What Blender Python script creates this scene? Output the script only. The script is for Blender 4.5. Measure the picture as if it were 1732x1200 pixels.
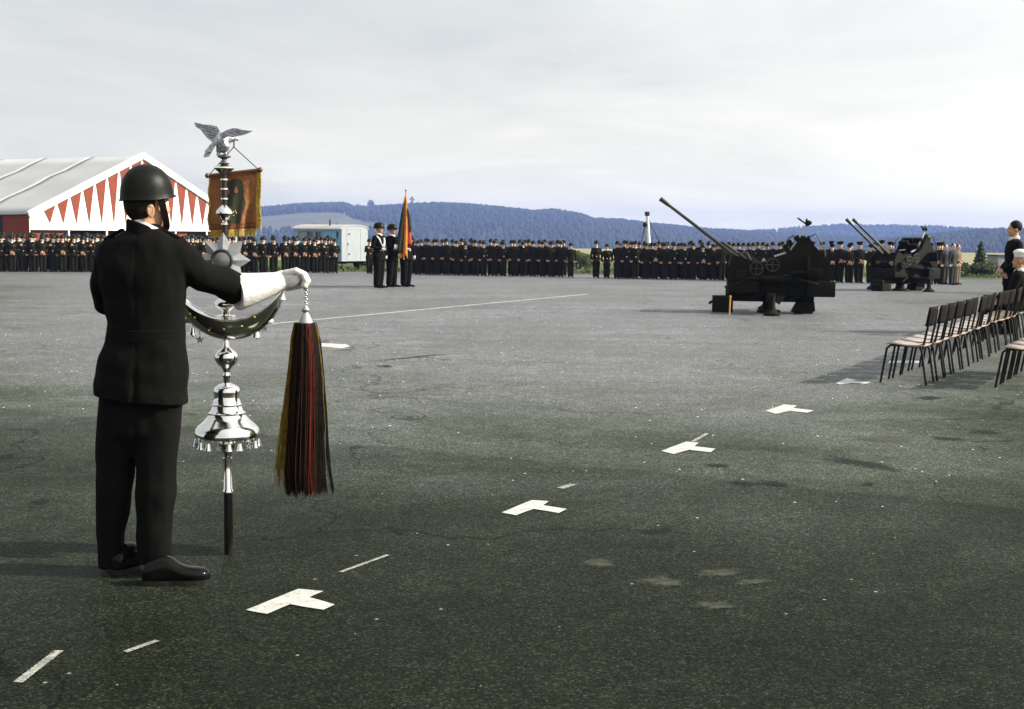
import bpy, bmesh, math, random
import numpy as np
from mathutils import Vector, Matrix, Euler, noise as mnoise

random.seed(7)
np.random.seed(7)
R = math.radians
scene = bpy.context.scene
COL = scene.collection
for o in list(bpy.data.objects):
    bpy.data.objects.remove(o)

# ------------------------------------------------------------------ camera
F, CX, CY = 2100.0, 866.0, 600.0            # focal length and centre, in photograph pixels
CAM_Z = 1.58
PITCH = math.atan(205.0 / F)
ROLL = R(0.6)
cam_rot = Euler((math.pi / 2 - PITCH, 0, 0)).to_matrix() @ Matrix.Rotation(ROLL, 3, 'Z')
cd = bpy.data.cameras.new('camera')
cam = bpy.data.objects.new('camera', cd)
COL.objects.link(cam)
cam.matrix_world = Matrix.Translation((0, 0, CAM_Z)) @ cam_rot.to_4x4()
cd.sensor_fit = 'HORIZONTAL'
cd.sensor_width = 36.0
cd.lens = 36.0 * F / 1732.0
cd.clip_start = 0.1
cd.clip_end = 20000
scene.camera = cam

# ------------------------------------------------------------------ world, sun, exposure
SUN_EL, SUN_AZ = R(31), R(-3)                # azimuth measured from +X towards +Y
sun_dir = Vector((math.cos(SUN_EL) * math.cos(SUN_AZ), math.cos(SUN_EL) * math.sin(SUN_AZ), math.sin(SUN_EL)))
W = bpy.data.worlds.new('World')
scene.world = W
W.use_nodes = True
nt = W.node_tree
nt.nodes.clear()


def N(tree, typ, **kw):
    n = tree.nodes.new(typ)
    for k, v in kw.items():
        setattr(n, k, v)
    return n


def ramp(tree, stops, interp='LINEAR'):
    n = tree.nodes.new('ShaderNodeValToRGB')
    n.color_ramp.interpolation = interp
    el = n.color_ramp.elements
    el[0].position, el[0].color = stops[0][0], tuple(stops[0][1]) + (1,)
    el[1].position, el[1].color = stops[-1][0], tuple(stops[-1][1]) + (1,)
    for p, c in stops[1:-1]:
        e = el.new(p)
        e.color = tuple(c) + (1,)
    return n


def math_node(tree, op, a, b=None, clamp=False):
    n = tree.nodes.new('ShaderNodeMath')
    n.operation = op
    n.use_clamp = clamp
    for i, v in enumerate((a, b)):
        if v is None:
            continue
        if isinstance(v, (int, float)):
            n.inputs[i].default_value = v
        else:
            tree.links.new(v, n.inputs[i])
    return n.outputs[0]


def build_world():
    L = nt.links.new
    out = N(nt, 'ShaderNodeOutputWorld')
    sky = N(nt, 'ShaderNodeTexSky')
    sky.sky_type = 'NISHITA'
    sky.sun_disc = False
    sky.sun_elevation = SUN_EL
    sky.sun_rotation = math.pi / 2 - SUN_AZ
    sky.dust_density = 2.0
    bg1 = N(nt, 'ShaderNodeBackground')
    bg1.inputs['Strength'].default_value = 0.06
    L(sky.outputs[0], bg1.inputs['Color'])
    tc = N(nt, 'ShaderNodeTexCoord')
    sep = N(nt, 'ShaderNodeSeparateXYZ')
    L(tc.outputs['Generated'], sep.inputs[0])
    zz = math_node(nt, 'ADD', math_node(nt, 'MAXIMUM', sep.outputs[2], 0.0), 0.16)
    u = math_node(nt, 'DIVIDE', sep.outputs[0], zz)
    v = math_node(nt, 'DIVIDE', sep.outputs[1], zz)
    comb = N(nt, 'ShaderNodeCombineXYZ')
    L(u, comb.inputs[0])
    L(v, comb.inputs[1])
    n1 = N(nt, 'ShaderNodeTexNoise')
    n1.inputs['Scale'].default_value = 0.85
    n1.inputs['Detail'].default_value = 6
    n1.inputs['Roughness'].default_value = 0.60
    n1.inputs['Distortion'].default_value = 0.5
    mp = N(nt, 'ShaderNodeMapping')
    mp.inputs['Location'].default_value = (3.1, 1.7, 0.4)
    L(comb.outputs[0], mp.inputs[0])
    L(mp.outputs[0], n1.inputs['Vector'])
    cr = ramp(nt, [(0.30, (0.47, 0.52, 0.57)), (0.48, (0.565, 0.612, 0.645)), (0.66, (0.69, 0.72, 0.725))])
    L(n1.outputs[0], cr.inputs[0])
    # brightening of the cloud deck around the veiled sun
    dot = N(nt, 'ShaderNodeVectorMath')
    dot.operation = 'DOT_PRODUCT'
    L(tc.outputs['Generated'], dot.inputs[0])
    dot.inputs[1].default_value = tuple(sun_dir)
    d01 = math_node(nt, 'MULTIPLY_ADD', dot.outputs['Value'], 0.5)
    nt.nodes[-1].inputs[2].default_value = 0.5
    glow = math_node(nt, 'POWER', d01, 3.0)
    add = N(nt, 'ShaderNodeMix')
    add.data_type = 'RGBA'
    add.blend_type = 'ADD'
    add.inputs[0].default_value = 1.0
    L(cr.outputs[0], add.inputs[6])
    gc = N(nt, 'ShaderNodeMix')
    gc.data_type = 'RGBA'
    L(glow, gc.inputs[0])
    gc.inputs[6].default_value = (0, 0, 0, 1)
    gc.inputs[7].default_value = (1.18, 1.13, 1.04, 1)
    L(gc.outputs[2], add.inputs[7])
    hz1 = math_node(nt, 'POWER', math_node(nt, 'SUBTRACT', 1.0, math_node(nt, 'MAXIMUM', sep.outputs[2], 0.0), True), 9.0)
    ad2 = N(nt, 'ShaderNodeMix')
    ad2.data_type = 'RGBA'
    ad2.blend_type = 'ADD'
    L(hz1, ad2.inputs[0])
    L(add.outputs[2], ad2.inputs[6])
    ad2.inputs[7].default_value = (0.47, 0.37, 0.13, 1)
    bg2 = N(nt, 'ShaderNodeBackground')
    bg2.inputs['Strength'].default_value = 0.62
    L(ad2.outputs[2], bg2.inputs['Color'])
    mix = N(nt, 'ShaderNodeMixShader')
    cov = ramp(nt, [(0.25, (0.80,) * 3), (0.42, (0.97,) * 3)])
    L(n1.outputs[0], cov.inputs[0])
    L(cov.outputs[0], mix.inputs[0])
    L(bg1.outputs[0], mix.inputs[1])
    L(bg2.outputs[0], mix.inputs[2])
    L(mix.outputs[0], out.inputs[0])


build_world()
sd = bpy.data.lights.new('sun', 'SUN')
sd.energy = 5.0
sd.angle = R(0.9)
sd.color = (1.0, 0.93, 0.80)
sun = bpy.data.objects.new('sun', sd)
COL.objects.link(sun)
sun.rotation_euler = sun_dir.to_track_quat('Z', 'Y').to_euler()
sun.location = (20, 0, 30)
vs = scene.view_settings
vs.view_transform = 'Standard'
vs.look = 'None'
vs.exposure = 0.7
vs.gamma = 1.0
vs.use_curve_mapping = False
scene.cycles.volume_bounces = 1
scene.cycles.max_bounces = 8

# ------------------------------------------------------------------ helpers


def ray(px, py):
    v = cam_rot @ Vector(((px - CX) / F, -(py - CY) / F, -1.0))
    return v


def at(px, py, Y):
    """World point at depth Y seen at a photograph pixel."""
    v = ray(px, py)
    s = Y / v.y
    return Vector((v.x * s, Y, CAM_Z + v.z * s))


def gz(y):
    t = min(1.0, max(0.0, (y - 34.0) / 30.0))
    z = -0.62 * t * t * (3 - 2 * t)
    if y > 64:
        z -= 0.004 * (min(y, 250.0) - 64)
    if y > 250:
        z -= 0.014 * (y - 250)
    return z


def ground(px, py, ymax=300.0):
    v = ray(px, py)
    lo, hi = 1.0, ymax
    for _ in range(60):
        m = (lo + hi) / 2
        p = CAM_Z + v.z * m / v.y
        if p > gz(m):
            lo = m
        else:
            hi = m
    m = (lo + hi) / 2
    return Vector((v.x * m / v.y, m, gz(m)))


def onground(px, Y):
    """Ground point at depth Y in the photograph's column px."""
    lo, hi = 300.0, 3000.0
    for _ in range(50):
        m = (lo + hi) / 2
        if at(px, m, Y).z > gz(Y):
            lo = m
        else:
            hi = m
    p = at(px, (lo + hi) / 2, Y)
    return Vector((p.x, Y, gz(Y)))


MATS = {}


def mat(name, col, rough=0.6, metal=0.0, var=0.0, scale=12.0, bump=0.0, bscale=60.0, spec=0.5, coat=0.0, stretch=None, sheen=0.0):
    if name in MATS:
        return MATS[name]
    m = bpy.data.materials.new(name)
    m.use_nodes = True
    t = m.node_tree
    b = t.nodes['Principled BSDF']
    b.inputs['Base Color'].default_value = tuple(col) + (1,)
    b.inputs['Roughness'].default_value = rough
    b.inputs['Metallic'].default_value = metal
    b.inputs['Specular IOR Level'].default_value = spec
    if coat:
        b.inputs['Coat Weight'].default_value = coat
        b.inputs['Coat Roughness'].default_value = 0.08
    if sheen:
        b.inputs['Sheen Weight'].default_value = sheen
    tc = N(t, 'ShaderNodeTexCoord')
    vec = tc.outputs['Object']
    if stretch:
        mp = N(t, 'ShaderNodeMapping')
        mp.inputs['Scale'].default_value = stretch
        t.links.new(vec, mp.inputs[0])
        vec = mp.outputs[0]
    if var:
        n = N(t, 'ShaderNodeTexNoise')
        n.inputs['Scale'].default_value = scale
        n.inputs['Detail'].default_value = 5
        t.links.new(vec, n.inputs['Vector'])
        lo = [max(0, c * (1 - var)) for c in col]
        hi = [min(1, c * (1 + var)) for c in col]
        r = ramp(t, [(0.32, lo), (0.68, hi)])
        t.links.new(n.outputs[0], r.inputs[0])
        t.links.new(r.outputs[0], b.inputs['Base Color'])
        rr = math_node(t, 'MULTIPLY_ADD', n.outputs[0], 0.18)
        t.nodes[-1].inputs[2].default_value = max(0.02, rough - 0.09)
        t.links.new(rr, b.inputs['Roughness'])
    if bump:
        n2 = N(t, 'ShaderNodeTexNoise')
        n2.inputs['Scale'].default_value = bscale
        n2.inputs['Detail'].default_value = 4
        t.links.new(vec, n2.inputs['Vector'])
        bp = N(t, 'ShaderNodeBump')
        bp.inputs['Strength'].default_value = bump
        bp.inputs['Distance'].default_value = 0.02
        t.links.new(n2.outputs[0], bp.inputs['Height'])
        t.links.new(bp.outputs[0], b.inputs['Normal'])
    MATS[name] = m
    return m


def obj(name, mesh_or_bm, m, parent=None, smooth=True):
    if isinstance(mesh_or_bm, bmesh.types.BMesh):
        me = bpy.data.meshes.new(name)
        mesh_or_bm.normal_update()
        mesh_or_bm.to_mesh(me)
        mesh_or_bm.free()
    else:
        me = mesh_or_bm
        me.name = name
    o = bpy.data.objects.new(name, me)
    COL.objects.link(o)
    if m is not None:
        ms = m if isinstance(m, (list, tuple)) else [m]
        if len(me.materials):
            me.materials.clear()
        for k in ms:
            me.materials.append(k)
    if smooth:
        me.polygons.foreach_set('use_smooth', [True] * len(me.polygons))
        try:
            me.set_sharp_from_angle(angle=R(42))
        except Exception:
            pass
    if parent is not None:
        o.parent = parent
    return o


def tag(o, label=None, cat=None, group=None, kind=None):
    if label:
        o['label'] = label
    if cat:
        o['category'] = cat
    if group:
        o['group'] = group
    if kind:
        o['kind'] = kind
    return o


def thing(name, label, cat, loc=(0, 0, 0), rz=0.0, group=None):
    o = bpy.data.objects.new(name, None)
    COL.objects.link(o)
    o.empty_display_size = 0.1
    o.location = loc
    o.rotation_euler = (0, 0, rz)
    return tag(o, label, cat, group)


def dup(root, loc=None, rz=None, label=None, group=None):
    r = root.copy()
    COL.objects.link(r)
    if loc is not None:
        r.location = loc
    if rz is not None:
        r.rotation_euler = (0, 0, rz)
    if label:
        r['label'] = label
    if group:
        r['group'] = group
    for ch in list(root.children):
        c = ch.copy()
        COL.objects.link(c)
        c.parent = r
        for g in list(ch.children):
            d = g.copy()
            COL.objects.link(d)
            d.parent = c
    return r


def BM():
    return bmesh.new()


def frames(pts):
    T = []
    n = len(pts)
    for i in range(n):
        a = pts[max(0, i - 1)]
        b = pts[min(n - 1, i + 1)]
        d = (b - a)
        T.append(d.normalized() if d.length > 1e-9 else Vector((0, 0, 1)))
    ref = Vector((1, 0, 0)) if abs(T[0].x) < 0.8 else Vector((0, 1, 0))
    U = [(ref - T[0] * ref.dot(T[0])).normalized()]
    for i in range(1, n):
        u = U[-1] - T[i] * U[-1].dot(T[i])
        U.append(u.normalized())
    return T, U


def tube(bm, pts, rad, seg=10, flat=1.0, dome=False):
    """Closed tube through points; rad a number or a list; flat scales the second axis."""
    pts = [Vector(p) for p in pts]
    if not isinstance(rad, (list, tuple)):
        rad = [rad] * len(pts)
    rad = list(rad)
    if dome:
        T, _ = frames(pts)
        a, b = pts[0], pts[-1]
        pts = [a - T[0] * rad[0] * 0.85, a - T[0] * rad[0] * 0.5] + pts + [b + T[-1] * rad[-1] * 0.5, b + T[-1] * rad[-1] * 0.85]
        rad = [rad[0] * 0.45, rad[0] * 0.85] + rad + [rad[-1] * 0.85, rad[-1] * 0.45]
    T, U = frames(pts)
    rings = []
    for p, t, u, r in zip(pts, T, U, rad):
        w = t.cross(u)
        rings.append([bm.verts.new(p + (u * math.cos(2 * math.pi * k / seg) + w * math.sin(2 * math.pi * k / seg) * flat) * r) for k in range(seg)])
    for a, b in zip(rings[:-1], rings[1:]):
        for k in range(seg):
            bm.faces.new((a[k], a[(k + 1) % seg], b[(k + 1) % seg], b[k]))
    bm.faces.new(list(reversed(rings[0])))
    bm.faces.new(rings[-1])
    return rings


def lathe(bm, prof, seg=24, c=(0, 0, 0), axis=None):
    """prof: list of (radius, height); closed with caps."""
    c = Vector(c)
    M = Matrix.Identity(3) if axis is None else Vector(axis).to_track_quat('Z', 'Y').to_matrix()
    rings = []
    for r, h in prof:
        r = max(r, 0.0004)
        rings.append([bm.verts.new(c + M @ Vector((r * math.cos(2 * math.pi * k / seg), r * math.sin(2 * math.pi * k / seg), h))) for k in range(seg)])
    for a, b in zip(rings[:-1], rings[1:]):
        for k in range(seg):
            bm.faces.new((a[k], a[(k + 1) % seg], b[(k + 1) % seg], b[k]))
    bm.faces.new(list(reversed(rings[0])))
    bm.faces.new(rings[-1])


def ell(bm, c, rad, rot=None, sub=2):
    M = Matrix.Translation(Vector(c)) @ (rot.to_4x4() if rot is not None else Matrix.Identity(4)) @ Matrix.Diagonal((rad[0], rad[1], rad[2], 1))
    bmesh.ops.create_icosphere(bm, subdivisions=sub, radius=1.0, matrix=M)


def box(bm, c, size, rot=None, bevel=0.0):
    M = Matrix.Translation(Vector(c)) @ (rot.to_4x4() if rot is not None else Matrix.Identity(4)) @ Matrix.Diagonal((size[0], size[1], size[2], 1))
    r = bmesh.ops.create_cube(bm, size=1.0, matrix=M)
    if bevel:
        es = set()
        for v in r['verts']:
            for e in v.link_edges:
                es.add(e)
        bmesh.ops.bevel(bm, geom=list(es), offset=bevel, segments=2, affect='EDGES', profile=0.6)


def beam(bm, a, b, w, h, up=(0, 0, 1)):
    a, b = Vector(a), Vector(b)
    t = (b - a).normalized()
    u = Vector(up)
    s = t.cross(u)
    if s.length < 1e-5:
        s = t.cross(Vector((1, 0, 0)))
    s.normalize()
    u = s.cross(t)
    vs_ = []
    for p in (a, b):
        for i, j in ((-1, -1), (1, -1), (1, 1), (-1, 1)):
            vs_.append(bm.verts.new(p + s * (i * w / 2) + u * (j * h / 2)))
    for f in ((3, 2, 1, 0), (4, 5, 6, 7), (0, 1, 5, 4), (1, 2, 6, 5), (2, 3, 7, 6), (3, 0, 4, 7)):
        bm.faces.new([vs_[k] for k in f])


def prism(bm, outline, thick, M=None):
    """Outline in local XZ, thickness along local Y; M places it."""
    M = M or Matrix.Identity(4)
    f = [bm.verts.new(M @ Vector((x, -thick / 2, z))) for x, z in outline]
    b = [bm.verts.new(M @ Vector((x, thick / 2, z))) for x, z in outline]
    n = len(outline)
    bm.faces.new(f)
    bm.faces.new(list(reversed(b)))
    for k in range(n):
        bm.faces.new((f[(k + 1) % n], f[k], b[k], b[(k + 1) % n]))
    bmesh.ops.recalc_face_normals(bm, faces=bm.faces[:])


def loft(bm, rows, seg=28, power=2.3):
    """rows: (centre Vector, half-width x, half-depth y). Horizontal super-ellipse rings, closed."""
    rings = []
    for c, a, b in rows:
        ring = []
        for k in range(seg):
            t = 2 * math.pi * k / seg
            ct, st = math.cos(t), math.sin(t)
            x = math.copysign(abs(ct) ** (2 / power), ct) * a
            y = math.copysign(abs(st) ** (2 / power), st) * b
            ring.append(bm.verts.new(Vector(c) + Vector((x, y, 0))))
        rings.append(ring)
    for a, b in zip(rings[:-1], rings[1:]):
        for k in range(seg):
            bm.faces.new((a[k], a[(k + 1) % seg], b[(k + 1) % seg], b[k]))
    bm.faces.new(list(reversed(rings[0])))
    bm.faces.new(rings[-1])
    bmesh.ops.recalc_face_normals(bm, faces=bm.faces[:])


def remesh(bm, voxel, smooth=4, factor=0.5, name='tmp'):
    bmesh.ops.recalc_face_normals(bm, faces=bm.faces[:])
    me = bpy.data.meshes.new(name)
    bm.to_mesh(me)
    bm.free()
    o = bpy.data.objects.new(name, me)
    COL.objects.link(o)
    md = o.modifiers.new('r', 'REMESH')
    md.mode = 'VOXEL'
    md.voxel_size = voxel
    md.use_smooth_shade = True
    if smooth:
        s = o.modifiers.new('s', 'SMOOTH')
        s.iterations = smooth
        s.factor = factor
    dg = bpy.context.evaluated_depsgraph_get()
    dg.update()
    res = bpy.data.meshes.new_from_object(o.evaluated_get(dg))
    bpy.data.objects.remove(o)
    bpy.data.meshes.remove(me)
    return res


def wrinkle(me, amp, fz=18.0, fx=6.0, drift=0.0):
    """Push cloth vertices in and out along their normals in irregular folds."""
    for v in me.vertices:
        c = v.co
        n = mnoise.noise(Vector((c.x * fx, c.y * fx, c.z * fz + drift)))
        n2 = mnoise.noise(Vector((c.x * 22 + 4, c.y * 22, c.z * 9 + drift)))
        v.co = c + v.normal * amp * (n + 0.5 * n2)


# ------------------------------------------------------------------ materials
M_UNI = mat('dark_wool', (0.0044, 0.0045, 0.0037), 0.95, var=0.25, scale=40, bump=0.25, bscale=400, spec=0.10)
M_UNI2 = mat('dark_field_wool', (0.0125, 0.0115, 0.004), 0.95, var=0.25, scale=30, spec=0.08)
M_SKIN = mat('skin', (0.46, 0.24, 0.135), 0.55, var=0.12, scale=30)
M_SKIN2 = mat('far_skin', (0.62, 0.40, 0.27), 0.6, var=0.1, scale=20)
M_HELM = mat('helmet_paint', (0.0042, 0.0052, 0.0028), 0.42, var=0.2, scale=60, bump=0.06, bscale=300, spec=.15)
M_LEATHER = mat('black_leather', (0.006, 0.0055, 0.005), 0.16, var=0.2, scale=40, spec=.13)
M_WHITE = mat('white_leather', (0.56, 0.55, 0.52), 0.65, var=0.10, scale=18, bump=0.22, bscale=60)
M_SCARF = mat('white_cotton', (0.60, 0.59, 0.56), 0.8, var=0.04)
M_SILVER = mat('polished_silver', (0.86, 0.84, 0.80), 0.13, metal=1.0, var=0.06, scale=30)
M_SILVER_D = mat('worn_silver', (0.42, 0.43, 0.47), 0.38, metal=0.9, var=0.35, scale=60, bump=0.3, bscale=150)
M_BRASS = mat('brass', (0.70, 0.48, 0.16), 0.25, metal=1.0, var=0.15)
M_WOODBLK = mat('black_lacquered_wood', (0.014, 0.013, 0.011), 0.35, var=0.3, scale=30)
M_HAIR = mat('brown_hair', (0.009, 0.0065, 0.0045), 0.7, spec=.2)
M_GUN = mat('dark_green_gun_paint', (0.0090, 0.0088, 0.0038), 0.75, var=0.35, scale=8, spec=0.12)
M_GUN2 = mat('gun_steel', (0.028, 0.027, 0.019), 0.5, metal=0.2, var=0.3, scale=10)
M_TIRE = mat('tyre_rubber', (0.02, 0.02, 0.02), 0.85)


def asphalt_material():
    m = bpy.data.materials.new('asphalt')
    m.use_nodes = True
    t = m.node_tree
    L = t.links.new
    b = t.nodes['Principled BSDF']
    tc = N(t, 'ShaderNodeTexCoord')
    P = tc.outputs['Object']

    def nz(scale, detail=4, rough=0.55, vec=None, dist=0.0):
        n = N(t, 'ShaderNodeTexNoise')
        n.inputs['Scale'].default_value = scale
        n.inputs['Detail'].default_value = detail
        n.inputs['Roughness'].default_value = rough
        n.inputs['Distortion'].default_value = dist
        L(vec or P, n.inputs['Vector'])
        return n.outputs[0]
    # stretched tracking marks of vehicles and rollers
    mp = N(t, 'ShaderNodeMapping')
    mp.inputs['Scale'].default_value = (0.25, 1.3, 1)
    mp.inputs['Rotation'].default_value = (0, 0, R(-8))
    L(P, mp.inputs[0])
    big = nz(0.30, 5, 0.6, None, 0.4)
    mid = nz(1.7, 6, 0.65)
    streak = nz(0.8, 6, 0.6, mp.outputs[0])
    fine = nz(55, 3, 0.7)
    r1 = ramp(t, [(0.34, (0.0106, 0.0138, 0.0082)), (0.5, (0.0172, 0.0216, 0.0132)), (0.66, (0.0305, 0.0362, 0.0240))])
    patchy = nz(6.5, 4, 0.6)
    s = math_node(t, 'ADD', math_node(t, 'MULTIPLY', big, 0.27), math_node(t, 'MULTIPLY', mid, 0.25))
    s = math_node(t, 'ADD', s, math_node(t, 'MULTIPLY', streak, 0.22))
    s = math_node(t, 'ADD', s, math_node(t, 'MULTIPLY', patchy, 0.26))
    L(s, r1.inputs[0])
    # aggregate: dark binder and pale stone chips
    v = N(t, 'ShaderNodeTexVoronoi')
    v.inputs['Scale'].default_value = 115
    L(P, v.inputs['Vector'])
    sep = N(t, 'ShaderNodeSeparateColor')
    L(v.outputs['Color'], sep.inputs[0])
    rr = ramp(t, [(0.0, (0.35,) * 3), (0.55, (0.85,) * 3), (0.88, (1.6,) * 3), (1.0, (3.4,) * 3)])
    L(sep.outputs[0], rr.inputs[0])
    mul = N(t, 'ShaderNodeMix')
    mul.data_type = 'RGBA'
    mul.blend_type = 'MULTIPLY'
    mul.inputs[0].default_value = 0.85
    L(r1.outputs[0], mul.inputs[6])
    L(rr.outputs[0], mul.inputs[7])
    # a few white stone chips and bits of grit
    v2 = N(t, 'ShaderNodeTexVoronoi')
    v2.inputs['Scale'].default_value = 9
    L(P, v2.inputs['Vector'])
    sep2 = N(t, 'ShaderNodeSeparateColor')
    L(v2.outputs['Color'], sep2.inputs[0])
    thr = math_node(t, 'MULTIPLY', math_node(t, 'GREATER_THAN', sep2.outputs[1], 0.64), 0.075)
    chip = math_node(t, 'LESS_THAN', v2.outputs['Distance'], math_node(t, 'MULTIPLY', thr, sep2.outputs[2]))
    mixc = N(t, 'ShaderNodeMix')
    mixc.data_type = 'RGBA'
    L(chip, mixc.inputs[0])
    L(mul.outputs[2], mixc.inputs[6])
    mixc.inputs[7].default_value = (0.30, 0.29, 0.24, 1)
    # hairline cracks
    nv = N(t, 'ShaderNodeTexNoise')
    nv.inputs['Scale'].default_value = 1.1
    nv.inputs['Detail'].default_value = 6
    L(P, nv.inputs['Vector'])
    va = N(t, 'ShaderNodeVectorMath')
    va.operation = 'MULTIPLY_ADD'
    L(nv.outputs['Color'], va.inputs[0])
    va.inputs[1].default_value = (1.6, 1.6, 0)
    L(P, va.inputs[2])
    v3 = N(t, 'ShaderNodeTexVoronoi')
    v3.feature = 'DISTANCE_TO_EDGE'
    v3.inputs['Scale'].default_value = 0.24
    L(va.outputs[0], v3.inputs['Vector'])
    line = math_node(t, 'MULTIPLY', math_node(t, 'LESS_THAN', v3.outputs['Distance'], 0.0032), math_node(t, 'GREATER_THAN', big, 0.47))
    mixk = N(t, 'ShaderNodeMix')
    mixk.data_type = 'RGBA'
    L(math_node(t, 'MULTIPLY', line, 0.6), mixk.inputs[0])
    L(mixc.outputs[2], mixk.inputs[6])
    mixk.inputs[7].default_value = (0.004, 0.0045, 0.0035, 1)
    mixc = mixk
    # older, darker strip of paving this side of a seam
    sx = N(t, 'ShaderNodeSeparateXYZ')
    L(P, sx.inputs[0])
    a = ground(980, 788)
    c = ground(1732, 862)
    n = Vector((-(c.y - a.y), c.x - a.x)).normalized()
    side = math_node(t, 'ADD', math_node(t, 'MULTIPLY', sx.outputs[0], n.x), math_node(t, 'MULTIPLY', sx.outputs[1], n.y))
    side = math_node(t, 'SUBTRACT', side, n.x * a.x + n.y * a.y)
    side = math_node(t, 'ADD', side, math_node(t, 'MULTIPLY', math_node(t, 'SUBTRACT', mid, 0.5), 0.35))
    mr = N(t, 'ShaderNodeMapRange')
    mr.inputs['From Min'].default_value = -0.03
    mr.inputs['From Max'].default_value = 0.05
    mr.inputs['To Min'].default_value = 0.70
    mr.inputs['To Max'].default_value = 1.0
    L(side, mr.inputs[0])
    m3 = N(t, 'ShaderNodeMix')
    m3.data_type = 'RGBA'
    m3.blend_type = 'MULTIPLY'
    m3.inputs[0].default_value = 1
    L(mixc.outputs[2], m3.inputs[6])
    # light falloff painted into the paving: paler mid-square, darker towards the front
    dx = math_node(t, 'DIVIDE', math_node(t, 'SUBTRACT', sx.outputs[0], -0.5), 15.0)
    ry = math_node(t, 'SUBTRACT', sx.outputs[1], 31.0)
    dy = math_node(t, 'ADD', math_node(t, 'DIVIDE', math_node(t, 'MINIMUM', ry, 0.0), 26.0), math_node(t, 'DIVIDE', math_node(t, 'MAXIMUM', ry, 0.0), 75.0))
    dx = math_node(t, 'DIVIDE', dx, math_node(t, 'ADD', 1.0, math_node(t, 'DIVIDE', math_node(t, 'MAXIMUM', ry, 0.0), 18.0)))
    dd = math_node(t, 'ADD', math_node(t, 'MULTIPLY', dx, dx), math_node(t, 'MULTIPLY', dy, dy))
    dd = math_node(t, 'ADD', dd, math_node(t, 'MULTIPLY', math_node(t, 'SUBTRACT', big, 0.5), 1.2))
    light_falloff = N(t, 'ShaderNodeMapRange')
    light_falloff.interpolation_type = 'SMOOTHSTEP'
    light_falloff.inputs['From Min'].default_value = 1.05
    light_falloff.inputs['From Max'].default_value = 0.28
    light_falloff.inputs['To Min'].default_value = 1.0
    light_falloff.inputs['To Max'].default_value = 6.2
    L(dd, light_falloff.inputs[0])
    tot = math_node(t, 'MULTIPLY', mr.outputs[0], light_falloff.outputs[0])
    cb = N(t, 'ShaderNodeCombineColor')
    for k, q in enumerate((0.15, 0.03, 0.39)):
        tint = math_node(t, 'MULTIPLY_ADD', math_node(t, 'SUBTRACT', light_falloff.outputs[0], 1.0), q / 2.6)
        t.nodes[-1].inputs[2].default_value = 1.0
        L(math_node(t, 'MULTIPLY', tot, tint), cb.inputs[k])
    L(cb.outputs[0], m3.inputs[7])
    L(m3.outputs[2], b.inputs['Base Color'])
    ro = math_node(t, 'MULTIPLY_ADD', mid, 0.20)
    t.nodes[-1].inputs[2].default_value = 0.42
    L(ro, b.inputs['Roughness'])
    b.inputs['Specular IOR Level'].default_value = 0.02
    bp = N(t, 'ShaderNodeBump')
    bp.inputs['Strength'].default_value = 0.40
    bp.inputs['Distance'].default_value = 0.008
    h = math_node(t, 'ADD', math_node(t, 'MULTIPLY', v.outputs['Distance'], -0.5), fine)
    L(h, bp.inputs['Height'])
    L(bp.outputs[0], b.inputs['Normal'])
    return m


def zone_material(name, cols, scale, rough=0.9, bump=0.0):
    m = bpy.data.materials.new(name)
    m.use_nodes = True
    t = m.node_tree
    b = t.nodes['Principled BSDF']
    b.inputs['Roughness'].default_value = rough
    b.inputs['Specular IOR Level'].default_value = 0.2
    tc = N(t, 'ShaderNodeTexCoord')
    n = N(t, 'ShaderNodeTexNoise')
    n.inputs['Scale'].default_value = scale
    n.inputs['Detail'].default_value = 7
    n.inputs['Roughness'].default_value = 0.65
    t.links.new(tc.outputs['Object'], n.inputs['Vector'])
    k = len(cols)
    r = ramp(t, [(0.3 + 0.4 * i / (k - 1), c) for i, c in enumerate(cols)])
    t.links.new(n.outputs[0], r.inputs[0])
    t.links.new(r.outputs[0], b.inputs['Base Color'])
    return m


# ------------------------------------------------------------------ ground
def sheet(name, ys, x0, x1, nx, m, dz=0.0, wob=0.0):
    bm = BM()
    rows = []
    for j, y in enumerate(ys):
        row = []
        for i in range(nx + 1):
            x = x0 + (x1 - x0) * i / nx
            yy = y
            if wob and j == 0:
                yy = y + wob * mnoise.noise(Vector((x * 0.5, 3.3, 0))) + 0.3 * wob * mnoise.noise(Vector((x * 2.5, 7.3, 0)))
            row.append(bm.verts.new((x, yy, gz(yy) + dz)))
        rows.append(row)
    for a, b in zip(rows[:-1], rows[1:]):
        for i in range(nx):
            bm.faces.new((a[i], a[i + 1], b[i + 1], b[i]))
    o = obj(name, bm, m)
    o['kind'] = 'structure'
    return o


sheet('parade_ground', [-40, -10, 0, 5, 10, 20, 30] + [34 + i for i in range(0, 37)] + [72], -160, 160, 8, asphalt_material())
M_GRASS = zone_material('grass', [(0.035, 0.055, 0.016), (0.065, 0.085, 0.024), (0.11, 0.115, 0.045)], 0.9)
M_FIELD = zone_material('stubble_field', [(0.17, 0.175, 0.085), (0.24, 0.225, 0.12), (0.30, 0.27, 0.15)], 0.06)
sheet('grass_verge', [68.5, 72, 80, 90, 100], -170, 170, 240, M_GRASS, dz=0.012, wob=0.5)
sheet('field', [99.5, 120, 150, 200, 250, 300, 500, 1000, 2000, 3000, 3450], -3800, 3800, 30, M_FIELD, dz=0.03)

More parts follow.
